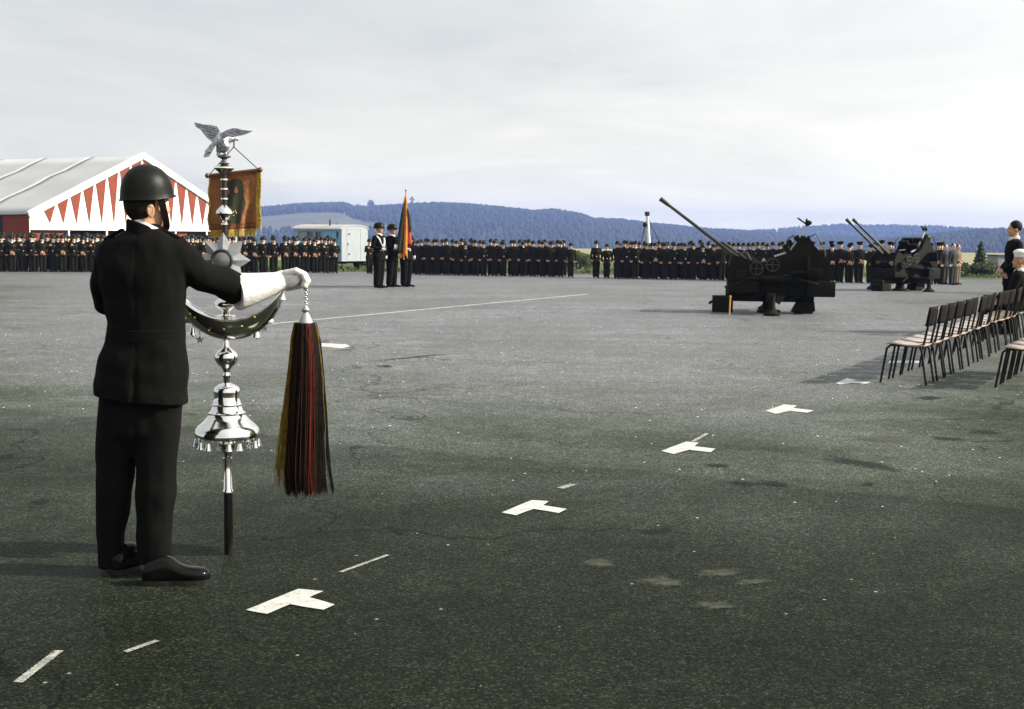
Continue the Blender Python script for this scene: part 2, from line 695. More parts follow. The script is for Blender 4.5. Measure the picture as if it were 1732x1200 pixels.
# grass tufts along the edge of the paving
bm = BM()
for _ in range(9000):
    x = random.uniform(-50, 45)
    y = 68.7 + abs(random.gauss(0, 5))
    p = Vector((x, y, gz(y) + 0.04))
    h = random.uniform(0.06, 0.20)
    a = random.uniform(0, math.pi)
    d = Vector((math.cos(a), math.sin(a), 0)) * random.uniform(0.02, 0.07)
    tip = p + Vector((random.uniform(-.1, .1), random.uniform(-.1, .1), h))
    bm.faces.new([bm.verts.new(p - d), bm.verts.new(p + d), bm.verts.new(tip)])
o = obj('grass_tufts', bm, M_GRASS, smooth=False)
tag(o, 'rough grass growing along the far edge of the paving', 'grass', kind='stuff')

# ------------------------------------------------------------------ hills with their woods


def crest_fn(pts):
    xs = [p[0] for p in pts]
    ys = [p[1] for p in pts]
    return lambda px: float(np.interp(px, xs, ys))


def hill(name, pts, D, base_front, m, px0, px1, step, tree_h, zone=None):
    cf = crest_fn(pts)
    bm = BM()
    rows = 14
    cols = int((px1 - px0) / step) + 1
    grid = []
    info = []
    for i in range(cols):
        px = px0 + step * i
        p = at(px, cf(px), D)
        zc = p.z - tree_h
        col = []
        for j in range(rows + 4):
            if j <= rows:
                t = j / rows
                y = D - (D - base_front) * (1 - t)
                zb = gz(base_front) - 6
                s = math.sin(t * math.pi / 2) ** 1.25
                z = zb + (zc - zb) * s
                z += 0.06 * (zc - zb) * mnoise.noise(Vector((px * 0.008, t * 3.0, 5.0 + D * .01))) * t * (1 - t) * 4
                x = p.x * (0.55 + 0.45 * y / D) if False else p.x * y / D
            else:
                k = j - rows
                y = D + 120 * k
                z = zc - 10 * k * k
                x = p.x * y / D
            col.append(bm.verts.new((x, y, z)))
        grid.append(col)
    for a, b in zip(grid[:-1], grid[1:]):
        for j in range(rows + 3):
            bm.faces.new((a[j], b[j], b[j + 1], a[j + 1]))
    co = np.array([[list(v.co) for v in c] for c in grid])
    if zone:
        bm.faces.ensure_lookup_table()
        for a in range(cols - 1):
            for j in range(rows + 3):
                if zone((a + .5) / (cols - 1), (j + .5) / rows):
                    bm.faces[a * (rows + 3) + j].material_index = 1
    o = obj(name, bm, m)
    o['kind'] = 'structure'
    return co


ICO_V, ICO_F = None, None


def ico():
    global ICO_V, ICO_F
    b = BM()
    bmesh.ops.create_icosphere(b, subdivisions=1, radius=1.0)
    b.verts.ensure_lookup_table()
    ICO_V = np.array([list(v.co) for v in b.verts])
    ICO_F = np.array([[v.index for v in f.verts] for f in b.faces])
    b.free()


ico()


def wood(name, label, co, n, hmin, hmax, m, skip=None, cat='forest'):
    """Tree crowns scattered over a hillside grid, joined into one mass."""
    nc, nr = co.shape[0], co.shape[1]
    V, Fs = [], []
    k = 0
    tries = 0
    while k < n and tries < n * 3:
        tries += 1
        u = random.uniform(0, nc - 1.001)
        w = random.random()
        vj = (nr - 4) * (w ** 0.6) if random.random() > 0.16 else (nr - 5) + random.uniform(-0.7, 0.9)
        vj = min(max(vj, 0), nr - 3.01)
        i, j = int(u), int(vj)
        fu, fv = u - i, vj - j
        p = (co[i, j] * (1 - fu) + co[min(i + 1, nc - 1), j] * fu) * (1 - fv) + (co[i, j + 1] * (1 - fu) + co[min(i + 1, nc - 1), j + 1] * fu) * fv
        if skip and skip(u / (nc - 1), vj / (nr - 4)):
            continue
        h = random.uniform(hmin, hmax)
        r = h * random.uniform(0.28, 0.42)
        a = random.uniform(0, 6.28)
        Rm = np.array([[math.cos(a), -math.sin(a), 0], [math.sin(a), math.cos(a), 0], [0, 0, 1]])
        vv = ICO_V * (1 + 0.22 * (np.random.rand(len(ICO_V), 1) - 0.5)) @ Rm.T
        if random.random() < 0.5:      # spruces: pointed above
            top = np.clip(vv[:, 2:3], 0, 1)
            vv = np.concatenate([vv[:, :2] * (1 - 0.55 * top), vv[:, 2:3]], 1)
        vv = vv * np.array([r, r, h * 0.55]) + p + np.array([0, 0, h * 0.45])
        V.append(vv)
        Fs.append(ICO_F + k * len(ICO_V))
        k += 1
    V = np.concatenate(V)
    Fs = np.concatenate(Fs)
    me = bpy.data.meshes.new(name)
    me.vertices.add(len(V))
    me.vertices.foreach_set('co', V.ravel())
    me.loops.add(Fs.size)
    me.loops.foreach_set('vertex_index', Fs.ravel().astype(np.int32))
    me.polygons.add(len(Fs))
    me.polygons.foreach_set('loop_start', np.arange(0, Fs.size, 3, dtype=np.int32))
    me.update(calc_edges=True)
    me.validate()
    o = obj(name, me, m, smooth=False)
    tag(o, label, cat, kind='stuff')
    return o


M_WOODLAND = zone_material('woodland', [(0.011, 0.017, 0.009), (0.018, 0.025, 0.012), (0.028, 0.034, 0.016)], 0.02)
M_WOODLAND_DK = zone_material('spruce_woodland', [(0.010, 0.017, 0.010), (0.018, 0.026, 0.014), (0.03, 0.036, 0.018)], 0.03)
M_MEADOW = zone_material('hill_meadow', [(0.15, 0.155, 0.07), (0.22, 0.20, 0.10), (0.27, 0.24, 0.13)], 0.01)

CREST_MAIN = [(-900, 372), (-300, 362), (0, 364), (250, 362), (440, 353), (520, 346), (583, 344), (600, 352), (640, 350), (690, 347),
              (760, 345), (772, 348), (780, 346), (850, 352), (905, 359), (935, 356), (985, 363), (1005, 371), (1050, 372), (1100, 379),
              (1200, 388), (1280, 392), (1400, 398), (1600, 406), (1800, 412), (2500, 420)]
CREST_FAR = [(-900, 395), (900, 396), (1100, 396), (1200, 394), (1280, 391), (1340, 386), (1420, 381), (1500, 382), (1600, 384), (1690, 391), (1750, 397), (1900, 402), (2500, 408)]
CREST_NEAR = [(1380, 430), (1450, 421), (1490, 410), (1530, 404), (1600, 398), (1650, 393), (1700, 391), (1760, 393), (1900, 391), (2200, 396), (2500, 400)]
def skip_main(u, v):
    px = -900 + u * 3400
    # open meadow on the slope behind the trailer, left part of the hill
    up = 1.0 if px < 560 else 1.0 - (px - 560) / 160.0
    return px < 690 and 0.30 < v < 0.30 + 0.36 * max(0, up) and px > 380


co_main = hill('hill', CREST_MAIN, 2500, 1500, [M_WOODLAND, zone_material('slope_meadow', [(0.075, 0.080, 0.040), (0.105, 0.10, 0.055), (0.135, 0.122, 0.07)], 0.008)], -900, 2500, 14, 9, skip_main)
co_far = hill('hill', CREST_FAR, 3250, 2800, M_WOODLAND, -900, 2500, 40, 10)
co_near = hill('hill', CREST_NEAR, 1750, 1250, M_WOODLAND_DK, 1380, 2500, 14, 7)


wood('far_forest', 'hazy blue wooded hill stretching across the horizon', co_main, 22000, 8.5, 13, M_WOODLAND, skip_main)
wood('distant_forest', 'pale blue wooded ridge farthest off on the right', co_far, 6500, 11, 16, M_WOODLAND)
wood('spruce_forest', 'dark blue belt of trees on the nearer low ridge at right', co_near, 4000, 9, 13, M_WOODLAND_DK)


def leaf_blob(bm, c, rad, n, size):
    for _ in range(n):
        d = Vector((random.gauss(0, 1), random.gauss(0, 1), random.gauss(0, 1))).normalized() * (random.random() ** 0.4)
        p = Vector(c) + Vector((d.x * rad[0], d.y * rad[1], d.z * rad[2]))
        a = Vector((random.uniform(-1, 1), random.uniform(-1, 1), random.uniform(-1, 1))).normalized()
        b = a.orthogonal().normalized()
        s = size * random.uniform(0.5, 1.3)
        bm.faces.new([bm.verts.new(p - a * s), bm.verts.new(p + b * s * .6), bm.verts.new(p + a * s), bm.verts.new(p - b * s * .6)])


M_LEAF = zone_material('leaves', [(0.020, 0.034, 0.010), (0.040, 0.055, 0.016), (0.075, 0.085, 0.03)], 3.0)
M_LEAF_FAR = zone_material('far_leaves', [(0.016, 0.026, 0.012), (0.04, 0.05, 0.02)], 0.2)
M_BARK = mat('bark', (0.06, 0.045, 0.03), 0.9, var=0.3)


def far_tree(px, ybase, ytop, w, label, D=2480, n=420, sparse=False):
    b = at(px, ybase, D)
    tpt = at(px, ytop, D)
    h = tpt.z - b.z
    wr = w / F * D / 2
    root = thing('tree', label, 'tree', b)
    bm = BM()
    tube(bm, [Vector((0, 0, -8)), Vector((0.3, 0, h * 0.45)), Vector((0, 0, h * 0.85))], [h * 0.05, h * 0.035, h * 0.012], 6)
    for k in range(5):
        a = k * 1.3
        tube(bm, [Vector((0, 0, h * (0.35 + .1 * k))), Vector((math.cos(a) * wr * .6, math.sin(a) * wr * .6, h * (0.55 + .09 * k)))], [h * .018, h * .006], 5)
    obj('trunk', bm, M_BARK, root)
    bm = BM()
    if sparse:
        for cx, cz, r in ((0.0, .86, .5), (-.45, .66, .4), (.4, .62, .4), (0, .45, .45), (-.2, .25, .4), (.2, .2, .5)):
            leaf_blob(bm, (cx * wr, 0, cz * h), (wr * r, wr * r, h * .12), n // 6, h * .045)
    else:
        leaf_blob(bm, (0, 0, h * .55), (wr, wr, h * .45), n, h * .07)
        leaf_blob(bm, (wr * .3, 0, h * .4), (wr * .9, wr * .8, h * .3), n // 3, h * .07)
    obj('crown', bm, M_LEAF_FAR, root, smooth=False)
    return root


far_tree(627, 353, 338, 13, 'round tree standing alone on the hill crest, right of the trailer')
far_tree(605, 353, 345, 17, 'low bushy tree on the hill crest, left of the round one')
far_tree(697, 347, 332, 11, 'thin sparse tree on the hill crest just right of the flag', sparse=True)
far_tree(738, 347, 341, 9, 'small tree clump on the hill crest above the middle ranks')

# ------------------------------------------------------------------ painted marks and patches on the paving
M_PAINT = mat('white_road_paint', (0.46, 0.46, 0.43), 0.7, var=0.16, scale=14, bump=0.2, bscale=90)
M_PAINT_W = mat('worn_road_paint', (0.46, 0.46, 0.43), 0.7, var=0.25, scale=7)
def worn(m, scale, lo, hi):
    t = m.node_tree
    tc = N(t, 'ShaderNodeTexCoord')
    n = N(t, 'ShaderNodeTexNoise')
    n.inputs['Scale'].default_value = scale
    n.inputs['Detail'].default_value = 8
    n.inputs['Roughness'].default_value = .75
    t.links.new(tc.outputs['Object'], n.inputs['Vector'])
    r = ramp(t, [(lo, (0.1,) * 3), (hi, (1, 1, 1))])
    t.links.new(n.outputs[0], r.inputs[0])
    t.links.new(r.outputs[0], t.nodes['Principled BSDF'].inputs['Alpha'])


worn(M_PAINT, 18, .30, .44)
worn(M_PAINT_W, 9, .36, .54)
M_CHALK = mat('chalk_line', (0.42, 0.42, 0.38), 0.9, var=0.25, scale=7)
_t = M_CHALK.node_tree
_tc = N(_t, 'ShaderNodeTexCoord')
_n = N(_t, 'ShaderNodeTexNoise')
_n.inputs['Scale'].default_value = 41
_n.inputs['Detail'].default_value = 8
_n.inputs['Roughness'].default_value = .8
_n.inputs['Distortion'].default_value = 1.5
_t.links.new(_tc.outputs['Object'], _n.inputs['Vector'])
_r = ramp(_t, [(0.36, (0, 0, 0)), (0.60, (1, 1, 1))])
_t.links.new(_n.outputs[0], _r.inputs[0])
_t.links.new(_r.outputs[0], _t.nodes['Principled BSDF'].inputs['Alpha'])
M_PAINT_O = mat('faded_road_paint', (0.16, 0.165, 0.155), 0.8, var=0.35, scale=5)
M_TAR = mat('tar_patch', (0.013, 0.014, 0.012), 0.55, var=0.4, scale=6)
M_DUST = mat('pale_dust', (0.085, 0.085, 0.068), 0.95, var=0.3, scale=8)


def mark_poly(name, px_pts, m, label, cat, group=None, dz=0.004, rag=0.0, sub=1):
    pts = [ground(x, y) for x, y in px_pts]
    c = sum(pts, Vector()) / len(pts)
    bm = BM()
    ring = []
    n = len(pts)
    for k in range(n):
        a, b = pts[k], pts[(k + 1) % n]
        for s in range(sub):
            p = a.lerp(b, s / sub)
            if rag:
                p = p + Vector((mnoise.noise(p * 9), mnoise.noise(p * 9 + Vector((5, 5, 5))), 0)) * rag
            ring.append(bm.verts.new((p.x - c.x, p.y - c.y, gz(p.y) + dz - gz(c.y))))
    f = bm.faces.new(ring)
    if f.normal.z < 0 or True:
        bmesh.ops.recalc_face_normals(bm, faces=bm.faces[:])
        f.normal_update()
        if f.normal.z < 0:
            f.normal_flip()
    bmesh.ops.triangulate(bm, faces=bm.faces[:])
    o = obj(name, bm, m, smooth=False)
    o.location = (c.x, c.y, gz(c.y))
    return tag(o, label, cat, group)


T_MARKS = [
    ([(416, 1033), (505, 998), (546, 1001), (524, 1012), (566, 1024), (548, 1033), (490, 1024), (452, 1040)], 'white painted T mark nearest the camera, right of the black shoes'),
    ([(849, 868), (900, 847), (928, 849), (919, 856), (959, 862), (945, 869), (903, 862), (872, 873)], 'white painted T mark second from the camera in the row'),
    ([(1118, 764), (1160, 748), (1182, 750), (1174, 756), (1211, 760), (1202, 766), (1165, 762), (1140, 769)], 'white painted T mark third from the camera, midway along the row'),
    ([(1295, 696), (1326, 685), (1348, 687), (1341, 691), (1376, 695), (1366, 699), (1335, 696), (1312, 701)], 'white painted T mark fourth from the camera in the row'),
    ([(1413, 649), (1432, 641), (1448, 643), (1443, 645), (1473, 647), (1466, 650), (1440, 649), (1420, 651)], 'white painted T mark farthest in the row, in front of the first chair'),
]
for pts, lab in T_MARKS:
    mark_poly('painted_mark', pts, M_PAINT, lab, 'ground marking', 'T marks along the row', rag=0.006, sub=5)
mark_poly('painted_mark', [(1504, 611), (1554, 611), (1556, 615), (1502, 615)], M_PAINT, 'white painted mark seen under the first chair of the row', 'ground marking', rag=0.01, sub=3)
mark_poly('painted_mark', [(543, 581), (586, 583), (592, 587), (578, 590), (545, 587)], M_PAINT, 'short white painted dash right of the hanging horsehair plume', 'ground marking', rag=0.02, sub=3)


def line_mark(name, p0, p1, w, m, label, cat='painted line', group=None, n=24, broken=0.0, dz=0.004):
    a, b = ground(*p0), ground(*p1)
    d = (b - a)
    d.z = 0
    s = Vector((-d.y, d.x, 0)).normalized()
    c = (a + b) / 2
    bm = BM()
    prev = None
    for k in range(n + 1):
        p = a + d * (k / n)
        ww = w * (0.5 + 0.12 * mnoise.noise(Vector((k * .7, p.x, 1))))
        l = p + s * ww
        r = p - s * ww
        row = [bm.verts.new((q.x - c.x, q.y - c.y, gz(q.y) + dz - gz(c.y))) for q in (r, l)]
        if prev and not (broken and mnoise.noise(Vector((k * .33, 2.2, p.x))) > broken):
            bm.faces.new((prev[0], row[0], row[1], prev[1]))
        prev = row
    bmesh.ops.recalc_face_normals(bm, faces=bm.faces[:])
    for f in bm.faces:
        if f.normal.z < 0:
            f.normal_flip()
    o = obj(name, bm, m, smooth=False)
    o.location = (c.x, c.y, gz(c.y))
    return tag(o, label, cat, group)


line_mark('painted_line', (430, 551), (994, 498), 0.13, M_PAINT_W, 'long thin white line running across the square behind the plume', n=90)
line_mark('painted_line', (996, 497.6), (1205, 488), 0.11, M_PAINT_O, 'faded far end of the long white line, left of the near gun', n=40)
line_mark('painted_line', (0, 593), (330, 583), 0.05, M_PAINT_O, 'faint pale line left of the bearer at waist height', n=50, broken=0.25)
line_mark('painted_line', (318, 607), (448, 606), 0.05, M_PAINT_O, 'faint pale line passing behind the silver ball of the staff', n=30, broken=0.3)
line_mark('painted_line', (30, 1156), (100, 1102), 0.035, M_CHALK, 'broken chalk dash in the bottom left corner', n=70, cat='chalk dash', group='chalk dashes')
line_mark('painted_line', (212, 1104), (266, 1085), 0.025, M_CHALK, 'chalk dash below the bearer, left of the nearest T mark', n=14, cat='chalk dash', group='chalk dashes')
line_mark('painted_line', (576, 969), (656, 940), 0.022, M_CHALK, 'thin chalk dash right of the foot of the silver staff', n=18, cat='chalk dash', group='chalk dashes')
line_mark('painted_line', (948, 827), (970, 820), 0.05, M_CHALK, 'tiny chalk dash just behind the second T mark', n=8, cat='chalk dash', group='chalk dashes')
line_mark('painted_line', (1172, 748), (1196, 734), 0.03, M_CHALK, 'thin chalk dash pointing away from the third T mark', n=10, cat='chalk dash', group='chalk dashes')


def stain_material(name, col, var, rough, opac):
    m = mat(name, col, rough, var=var, scale=7, spec=.2)
    t = m.node_tree
    b = t.nodes['Principled BSDF']
    at_ = N(t, 'ShaderNodeAttribute')
    at_.attribute_name = 'cover'
    tc = N(t, 'ShaderNodeTexCoord')
    n = N(t, 'ShaderNodeTexNoise')
    n.inputs['Scale'].default_value = 22
    n.inputs['Detail'].default_value = 8
    n.inputs['Roughness'].default_value = .7
    t.links.new(tc.outputs['Object'], n.inputs['Vector'])
    a_ = math_node(t, 'ADD', at_.outputs['Fac'], math_node(t, 'MULTIPLY', math_node(t, 'SUBTRACT', n.outputs[0], .5), 2.4))
    mr = N(t, 'ShaderNodeMapRange')
    mr.interpolation_type = 'SMOOTHSTEP'
    mr.inputs['From Min'].default_value = .15
    mr.inputs['From Max'].default_value = 1.15
    mr.inputs['To Max'].default_value = opac
    t.links.new(a_, mr.inputs[0])
    t.links.new(mr.outputs[0], b.inputs['Alpha'])
    return m


M_TARS = stain_material('tar_stain', (0.007, 0.008, 0.006), .4, .8, .72)
M_DUSTS = stain_material('dust_stain', (0.080, 0.083, 0.062), .3, .95, .62)


def blotch(name, cx, cy, hw, hh, m, label, cat, group=None, tilt=0.0):
    """Ragged stain on the paving, its cover thinning out towards the rim."""
    c = ground(cx, cy)
    n = 26
    bm = BM()
    rings = []
    cov = []
    for f, w in ((.02, 1.0), (.5, .85), (.8, .5), (1.15, 0.0)):
        ring = []
        for k in range(n):
            t = 2 * math.pi * k / n
            rr = 1 + 0.5 * mnoise.noise(Vector((math.cos(t) * 1.4 + cx * .1, math.sin(t) * 1.4, cy * .1)))
            x, y = math.cos(t) * hw * rr * f, math.sin(t) * hh * rr * f
            p = ground(cx + x, cy + y + x * tilt)
            ring.append(bm.verts.new((p.x - c.x, p.y - c.y, gz(p.y) + .004 - gz(c.y))))
            cov.append(w)
        rings.append(ring)
    for A, B in zip(rings[:-1], rings[1:]):
        for k in range(n):
            bm.faces.new((A[k], A[(k + 1) % n], B[(k + 1) % n], B[k]))
    bm.faces.new(rings[0])
    bmesh.ops.recalc_face_normals(bm, faces=bm.faces[:])
    if sum(f.normal.z for f in bm.faces) < 0:
        bmesh.ops.reverse_faces(bm, faces=bm.faces[:])
    o = obj(name, bm, m, smooth=False)
    at_ = o.data.attributes.new('cover', 'FLOAT', 'POINT')
    at_.data.foreach_set('value', cov)
    o.location = (c.x, c.y, gz(c.y))
    return tag(o, label, cat, group)


for args in [
    (1455, 784, 75, 5, 'long dark tar streak right of the third T mark', .16),
    (1212, 788, 22, 3.5, 'short dark tar patch below the third T mark', .05),
    (1256, 818, 26, 4, 'dark tar patch on the left of a close pair', .0),
    (1310, 819, 30, 4, 'dark tar patch on the right of a close pair', .08),
    (1574, 674, 20, 3, 'small dark tar patch in front of the chairs', .0),
    (1605, 743, 28, 3, 'dark tar patch right of the pale scuff', .05),
    (1666, 732, 28, 3, 'dark tar patch nearest the right edge', .0),
    (1468, 820, 14, 3, 'small tar spot below the long streak', -.1),
    (652, 620, 14, 2, 'small dark tar spot on the square right of the plume', .0),
    (700, 605, 60, 1.3, 'thin dark crack line on the square right of the plume', -.1),
    (66, 850, 16, 3, 'small tar spot left of the bearer', .0),
]:
    cx, cy, hw, hh, lab, tl = args
    blotch('tar_patch', cx, cy, hw * 1.15, hh * 1.3, M_TARS, lab, 'tar patch', 'tar patches', tl)
for cx, cy, hw, hh, lab, tl in [
    (1500, 742, 40, 3.5, 'pale dusty scuff between the tar patches at right', .0),
    (1120, 985, 26, 5, 'pale dusty scuff uppermost in the foreground group', .02),
    (1215, 970, 30, 4, 'pale dusty scuff right of the foreground group', -.05),
    (1010, 953, 22, 5, 'pale dusty scuff left of the foreground group', .0),
    (1210, 1026, 24, 5, 'pale dusty scuff lowest in the foreground group', .0),
    (1275, 985, 20, 3, 'thin pale scuff at the right end of the foreground group', -.1),
]:
    blotch('dust_patch', cx, cy, hw * 1.6, hh * 1.8, M_DUSTS, lab, 'dust patch', 'pale scuffs', tl)

# ------------------------------------------------------------------ soldiers of the ranks


def body_bm(pose):
    """Closed overlapping volumes of a standing or seated uniformed figure, facing -Y, origin at the feet."""
    bm = BM()
    pel = Vector(pose.get('pelvis', (0, 0, 0.94)))
    w_ = pose.get('leg', 1.0)
    lean = pose.get('lean', 0.0)

    def up(x, y, z):
        return Vector((x, y - lean * (z - pel.z), z)) if z > pel.z else Vector((x, y, z))
    o = pel - Vector((0, 0, 0.94))
    rows = [(.78, .205, .145), (.86, .198, .142), (.95, .185, .135), (1.05, .168, .120), (1.12, .170, .120), (1.22, .190, .128), (1.33, .208, .128), (1.41, .205, .115), (1.465, .165, .095), (1.50, .09, .075), (1.53, .064, .066)]
    if pose.get('sit'):
        rows = rows[1:]
        rows[0] = (.88, .19, .16)
    loft(bm, [(up(o.x, o.y, z + o.z), a, b) for z, a, b in rows], 20)
    for s in (-1, 1):
        hip = pel + Vector((0.095 * s, 0, -0.04))
        kn = Vector(pose.get('knee', {}).get(s, (0.088 * s, -0.005, 0.50)))
        an = Vector(pose.get('ankle', {}).get(s, (0.082 * s, 0.02, 0.09)))
        tube(bm, [hip, hip.lerp(kn, .5), kn, kn.lerp(an, .35), an + Vector((0, 0, .02))], [.105 * w_, .092 * w_, .078 * w_, .078 * w_, .072 * w_], 12, dome=True)
        # shoe
        for q, (w, h) in enumerate(((.040, .06), (.046, .055), (.048, .042), (.036, .032))):
            ell(bm, an + Vector((0.012 * s * q, 0.03 - 0.068 * q, -0.09 + h * .9)), (w, .062, h), sub=1)
        sh = up(.185 * s + o.x, o.y, 1.425 + o.z)
        el = pose['elbow'][s]
        ha = pose['hand'][s]
        el, ha = Vector(el) + o, Vector(ha) + o
        wr = el.lerp(ha, .82)
        tube(bm, [sh, sh.lerp(el, .5), el, el.lerp(wr, .5), wr], [.072, .064, .054, .050, .043], 10, dome=True)
        d = (ha - el).normalized()
        ell(bm, wr + d * .055, (.036, .036, .052), rot=d.to_track_quat('Z', 'Y').to_matrix(), sub=2)
    hd = up(o.x, o.y - .01, 1.66 + o.z)
    tube(bm, [up(o.x, o.y + .01, 1.47 + o.z), hd + Vector((0, .01, -.04))], [.058, .056], 12)
    ell(bm, hd + Vector((0, .012, .035)), (.076, .098, .105), sub=3)
    ell(bm, hd + Vector((0, -.028, -.040)), (.060, .066, .072), sub=2)
    ell(bm, hd + Vector((0, -.082, -.088)), (.026, .018, .020), sub=1)
    ell(bm, hd + Vector((0, -.098, -.010)), (.013, .022, .024), sub=1)
    ell(bm, hd + Vector((0, -.084, .030)), (.048, .016, .010), sub=1)
    ell(bm, hd + Vector((0, -.090, -.052)), (.022, .010, .008), sub=1)
    for s in (-1, 1):
        ell(bm, hd + Vector((.078 * s, .012, -.005)), (.010, .022, .034), sub=1)
    return bm, hd, o


def make_body(pose, voxel, mats, hands_white=False):
    bm, hd, o = body_bm(pose)
    me = remesh(bm, voxel, 2 if voxel > .015 else 5)
    for m in mats:
        me.materials.append(m)
    hands = []
    for s in (-1, 1):
        e, h = Vector(pose['elbow'][s]) + o, Vector(pose['hand'][s]) + o
        w = e.lerp(h, .82)
        hands.append((w, (h - e).normalized()))
    ank = [Vector(pose.get('ankle', {}).get(s, (0.082 * s, 0.02, 0.09))) for s in (-1, 1)]
    for p in me.polygons:
        c = p.center
        k = 0
        if c.z > hd.z - .125 - (0.0 if c.y < hd.y else .02) and (c - hd).length < .21:
            k = 1
        for w, d in hands:
            if (c - w).dot(d) > .012 and (c - w).length < .13:
                k = 3 if hands_white else 1
        for a in ank:
            if c.z < a.z - .01 and (c - a).length < .34:
                k = 2
        p.material_index = k
        p.use_smooth = True
    return me, hd


def helmet_mesh(seg=20):
    bm = BM()
    prof = [(.140, -.012), (.138, .0), (.128, .022), (.125, .055), (.112, .098), (.085, .130), (.048, .147), (.012, .152)]
    lathe(bm, prof, seg)
    for v in bm.verts:
        v.co.y *= 1.12
        if v.co.z < .015 and v.co.y < -.06:
            v.co.z += .014
            v.co.y -= .010
        elif v.co.z < .02:
            v.co.z -= .018
    me = bpy.data.meshes.new('helmet')
    bm.to_mesh(me)
    bm.free()
    return me


def cap_mesh():
    bm = BM()
    lathe(bm, [(.088, .0), (.092, .02), (.093, .055), (.128, .085), (.134, .098), (.118, .112), (.03, .116)], 18)
    for v in bm.verts:
        if v.co.z > .07:
            v.co.z += .03 * (-v.co.y / .13) + .01
    f = [(-.075, -.06), (-.06, -.10), (0, -.145), (.06, -.10), (.075, -.06)]
    a = [bm.verts.new((x, y, .006 - (abs(y) - .06) * .35)) for x, y in f]
    b = [bm.verts.new((x, y, .013 - (abs(y) - .06) * .35)) for x, y in f]
    bm.faces.new(list(reversed(a)))
    bm.faces.new(b)
    for k in range(4):
        bm.faces.new((a[k], a[k + 1], b[k + 1], b[k]))
    me = bpy.data.meshes.new('peaked_cap')
    bm.to_mesh(me)
    bm.free()
    return me


def scarf_mesh():
    bm = BM()
    lathe(bm, [(.074, .0), (.082, .012), (.076, .045), (.066, .06)], 14)
    for v in bm.verts:
        if v.co.y < 0:
            v.co.z -= .025
            v.co.y *= 1.15
    me = bpy.data.meshes.new('collar')
    bm.to_mesh(me)
    bm.free()
    return me


def belt_mesh(z=1.06, a=.178, b=.130):
    bm = BM()
    loft(bm, [(Vector((0, 0, z - .024)), a, b), (Vector((0, 0, z + .024)), a, b)], 20)
    me = bpy.data.meshes.new('belt')
    bm.to_mesh(me)
    bm.free()
    return me


HELM_ME, CAP_ME, SCARF_ME, BELT_ME = helmet_mesh(), cap_mesh(), scarf_mesh(), belt_mesh()
bm = BM()
box(bm, (0, -.134, 1.06), (.055, .012, .05), bevel=.006)
bk = bpy.data.meshes.new('buckle')
bm.to_mesh(bk)
bm.free()
BUCKLE_ME = bk
bm = BM()
ell(bm, (.095, -.125, 1.33), (.022, .010, .028), sub=1)
BADGE_ME = bpy.data.meshes.new('badge')
bm.to_mesh(BADGE_ME)
bm.free()


def share(name, me, m, parent, loc=(0, 0, 0), rot=None):
    o = bpy.data.objects.new(name, me)
    COL.objects.link(o)
    if len(me.materials) == 0:
        me.materials.append(m)
        me.polygons.foreach_set('use_smooth', [True] * len(me.polygons))
    o.parent = parent
    o.location = loc
    if rot:
        o.rotation_euler = rot
    return o


POSE_DOWN = dict(leg=1.17, elbow={-1: (-.265, .02, 1.15), 1: (.265, .02, 1.15)}, hand={-1: (-.265, -.05, .84), 1: (.265, -.05, .84)})
POSE_FRONT = dict(leg=1.17, elbow={-1: (-.27, .02, 1.17), 1: (.27, .02, 1.17)}, hand={-1: (-.05, -.20, .99), 1: (.05, -.19, .98)})
POSE_SLING = dict(leg=1.17, elbow={-1: (-.25, .0, 1.16), 1: (.265, .02, 1.15)}, hand={-1: (-.13, -.19, 1.36), 1: (.265, -.05, .84)})


def make_soldier(pose, voxel, headgear='helmet', group=None, label='', mats=None, extras=True, hands_white=False, name='person'):
    me, hd = make_body(pose, voxel, mats or [M_UNI2, M_SKIN2, M_LEATHER, M_SKIN], hands_white or mats is None)
    o = bpy.data.objects.new(name, me)
    COL.objects.link(o)
    tag(o, label, 'person', group)
    if headgear == 'helmet':
        share('helmet', HELM_ME, M_HELM, o, hd + Vector((0, .01, .045)))
    elif headgear == 'cap':
        share('peaked_cap', CAP_ME, M_UNI2, o, hd + Vector((0, .01, .065)))
    if extras:
        share('collar', SCARF_ME, M_SCARF, o, hd + Vector((0, .012, -.165)))
        b = share('belt', BELT_ME, M_LEATHER, o)
        share('buckle', BUCKLE_ME, M_SILVER, b)
        share('badge', BADGE_ME, M_SILVER, o)
    return o


protos = {
    'down': make_soldier(POSE_DOWN, .022),
    'front': make_soldier(POSE_FRONT, .022),
    'sling': make_soldier(POSE_SLING, .022),
    'cap': make_soldier(POSE_FRONT, .022, 'cap', extras=False),
    'plain': make_soldier(POSE_DOWN, .022, 'helmet', extras=False),
}
used = set()
ORD = ['first', 'second', 'third', 'fourth', 'fifth', 'sixth', 'seventh', 'eighth', 'ninth', 'tenth', 'eleventh', 'twelfth', 'thirteenth',
       'fourteenth', 'fifteenth', 'sixteenth', 'seventeenth', 'eighteenth', 'nineteenth', 'twentieth', 'twenty-first', 'twenty-second', 'twenty-third', 'twenty-fourth', 'twenty-fifth', 'twenty-sixth', 'twenty-seventh', 'twenty-eighth', 'twenty-ninth', 'thirtieth'] + ['thirty-' + q for q in ('first', 'second', 'third', 'fourth', 'fifth', 'sixth', 'seventh', 'eighth', 'ninth')]


def put(kind, loc, rz, label, group, sc=1.0):
    src = protos[kind]
    if kind not in used:
        used.add(kind)
        o = src
        o.location = loc
        o.rotation_euler = (0, 0, rz)
        o['label'] = label
        o['group'] = group
    else:
        o = dup(src, loc, rz, label, group)
    o.scale = (sc, sc, sc)
    return o


def jit(s):
    return random.gauss(0, s)


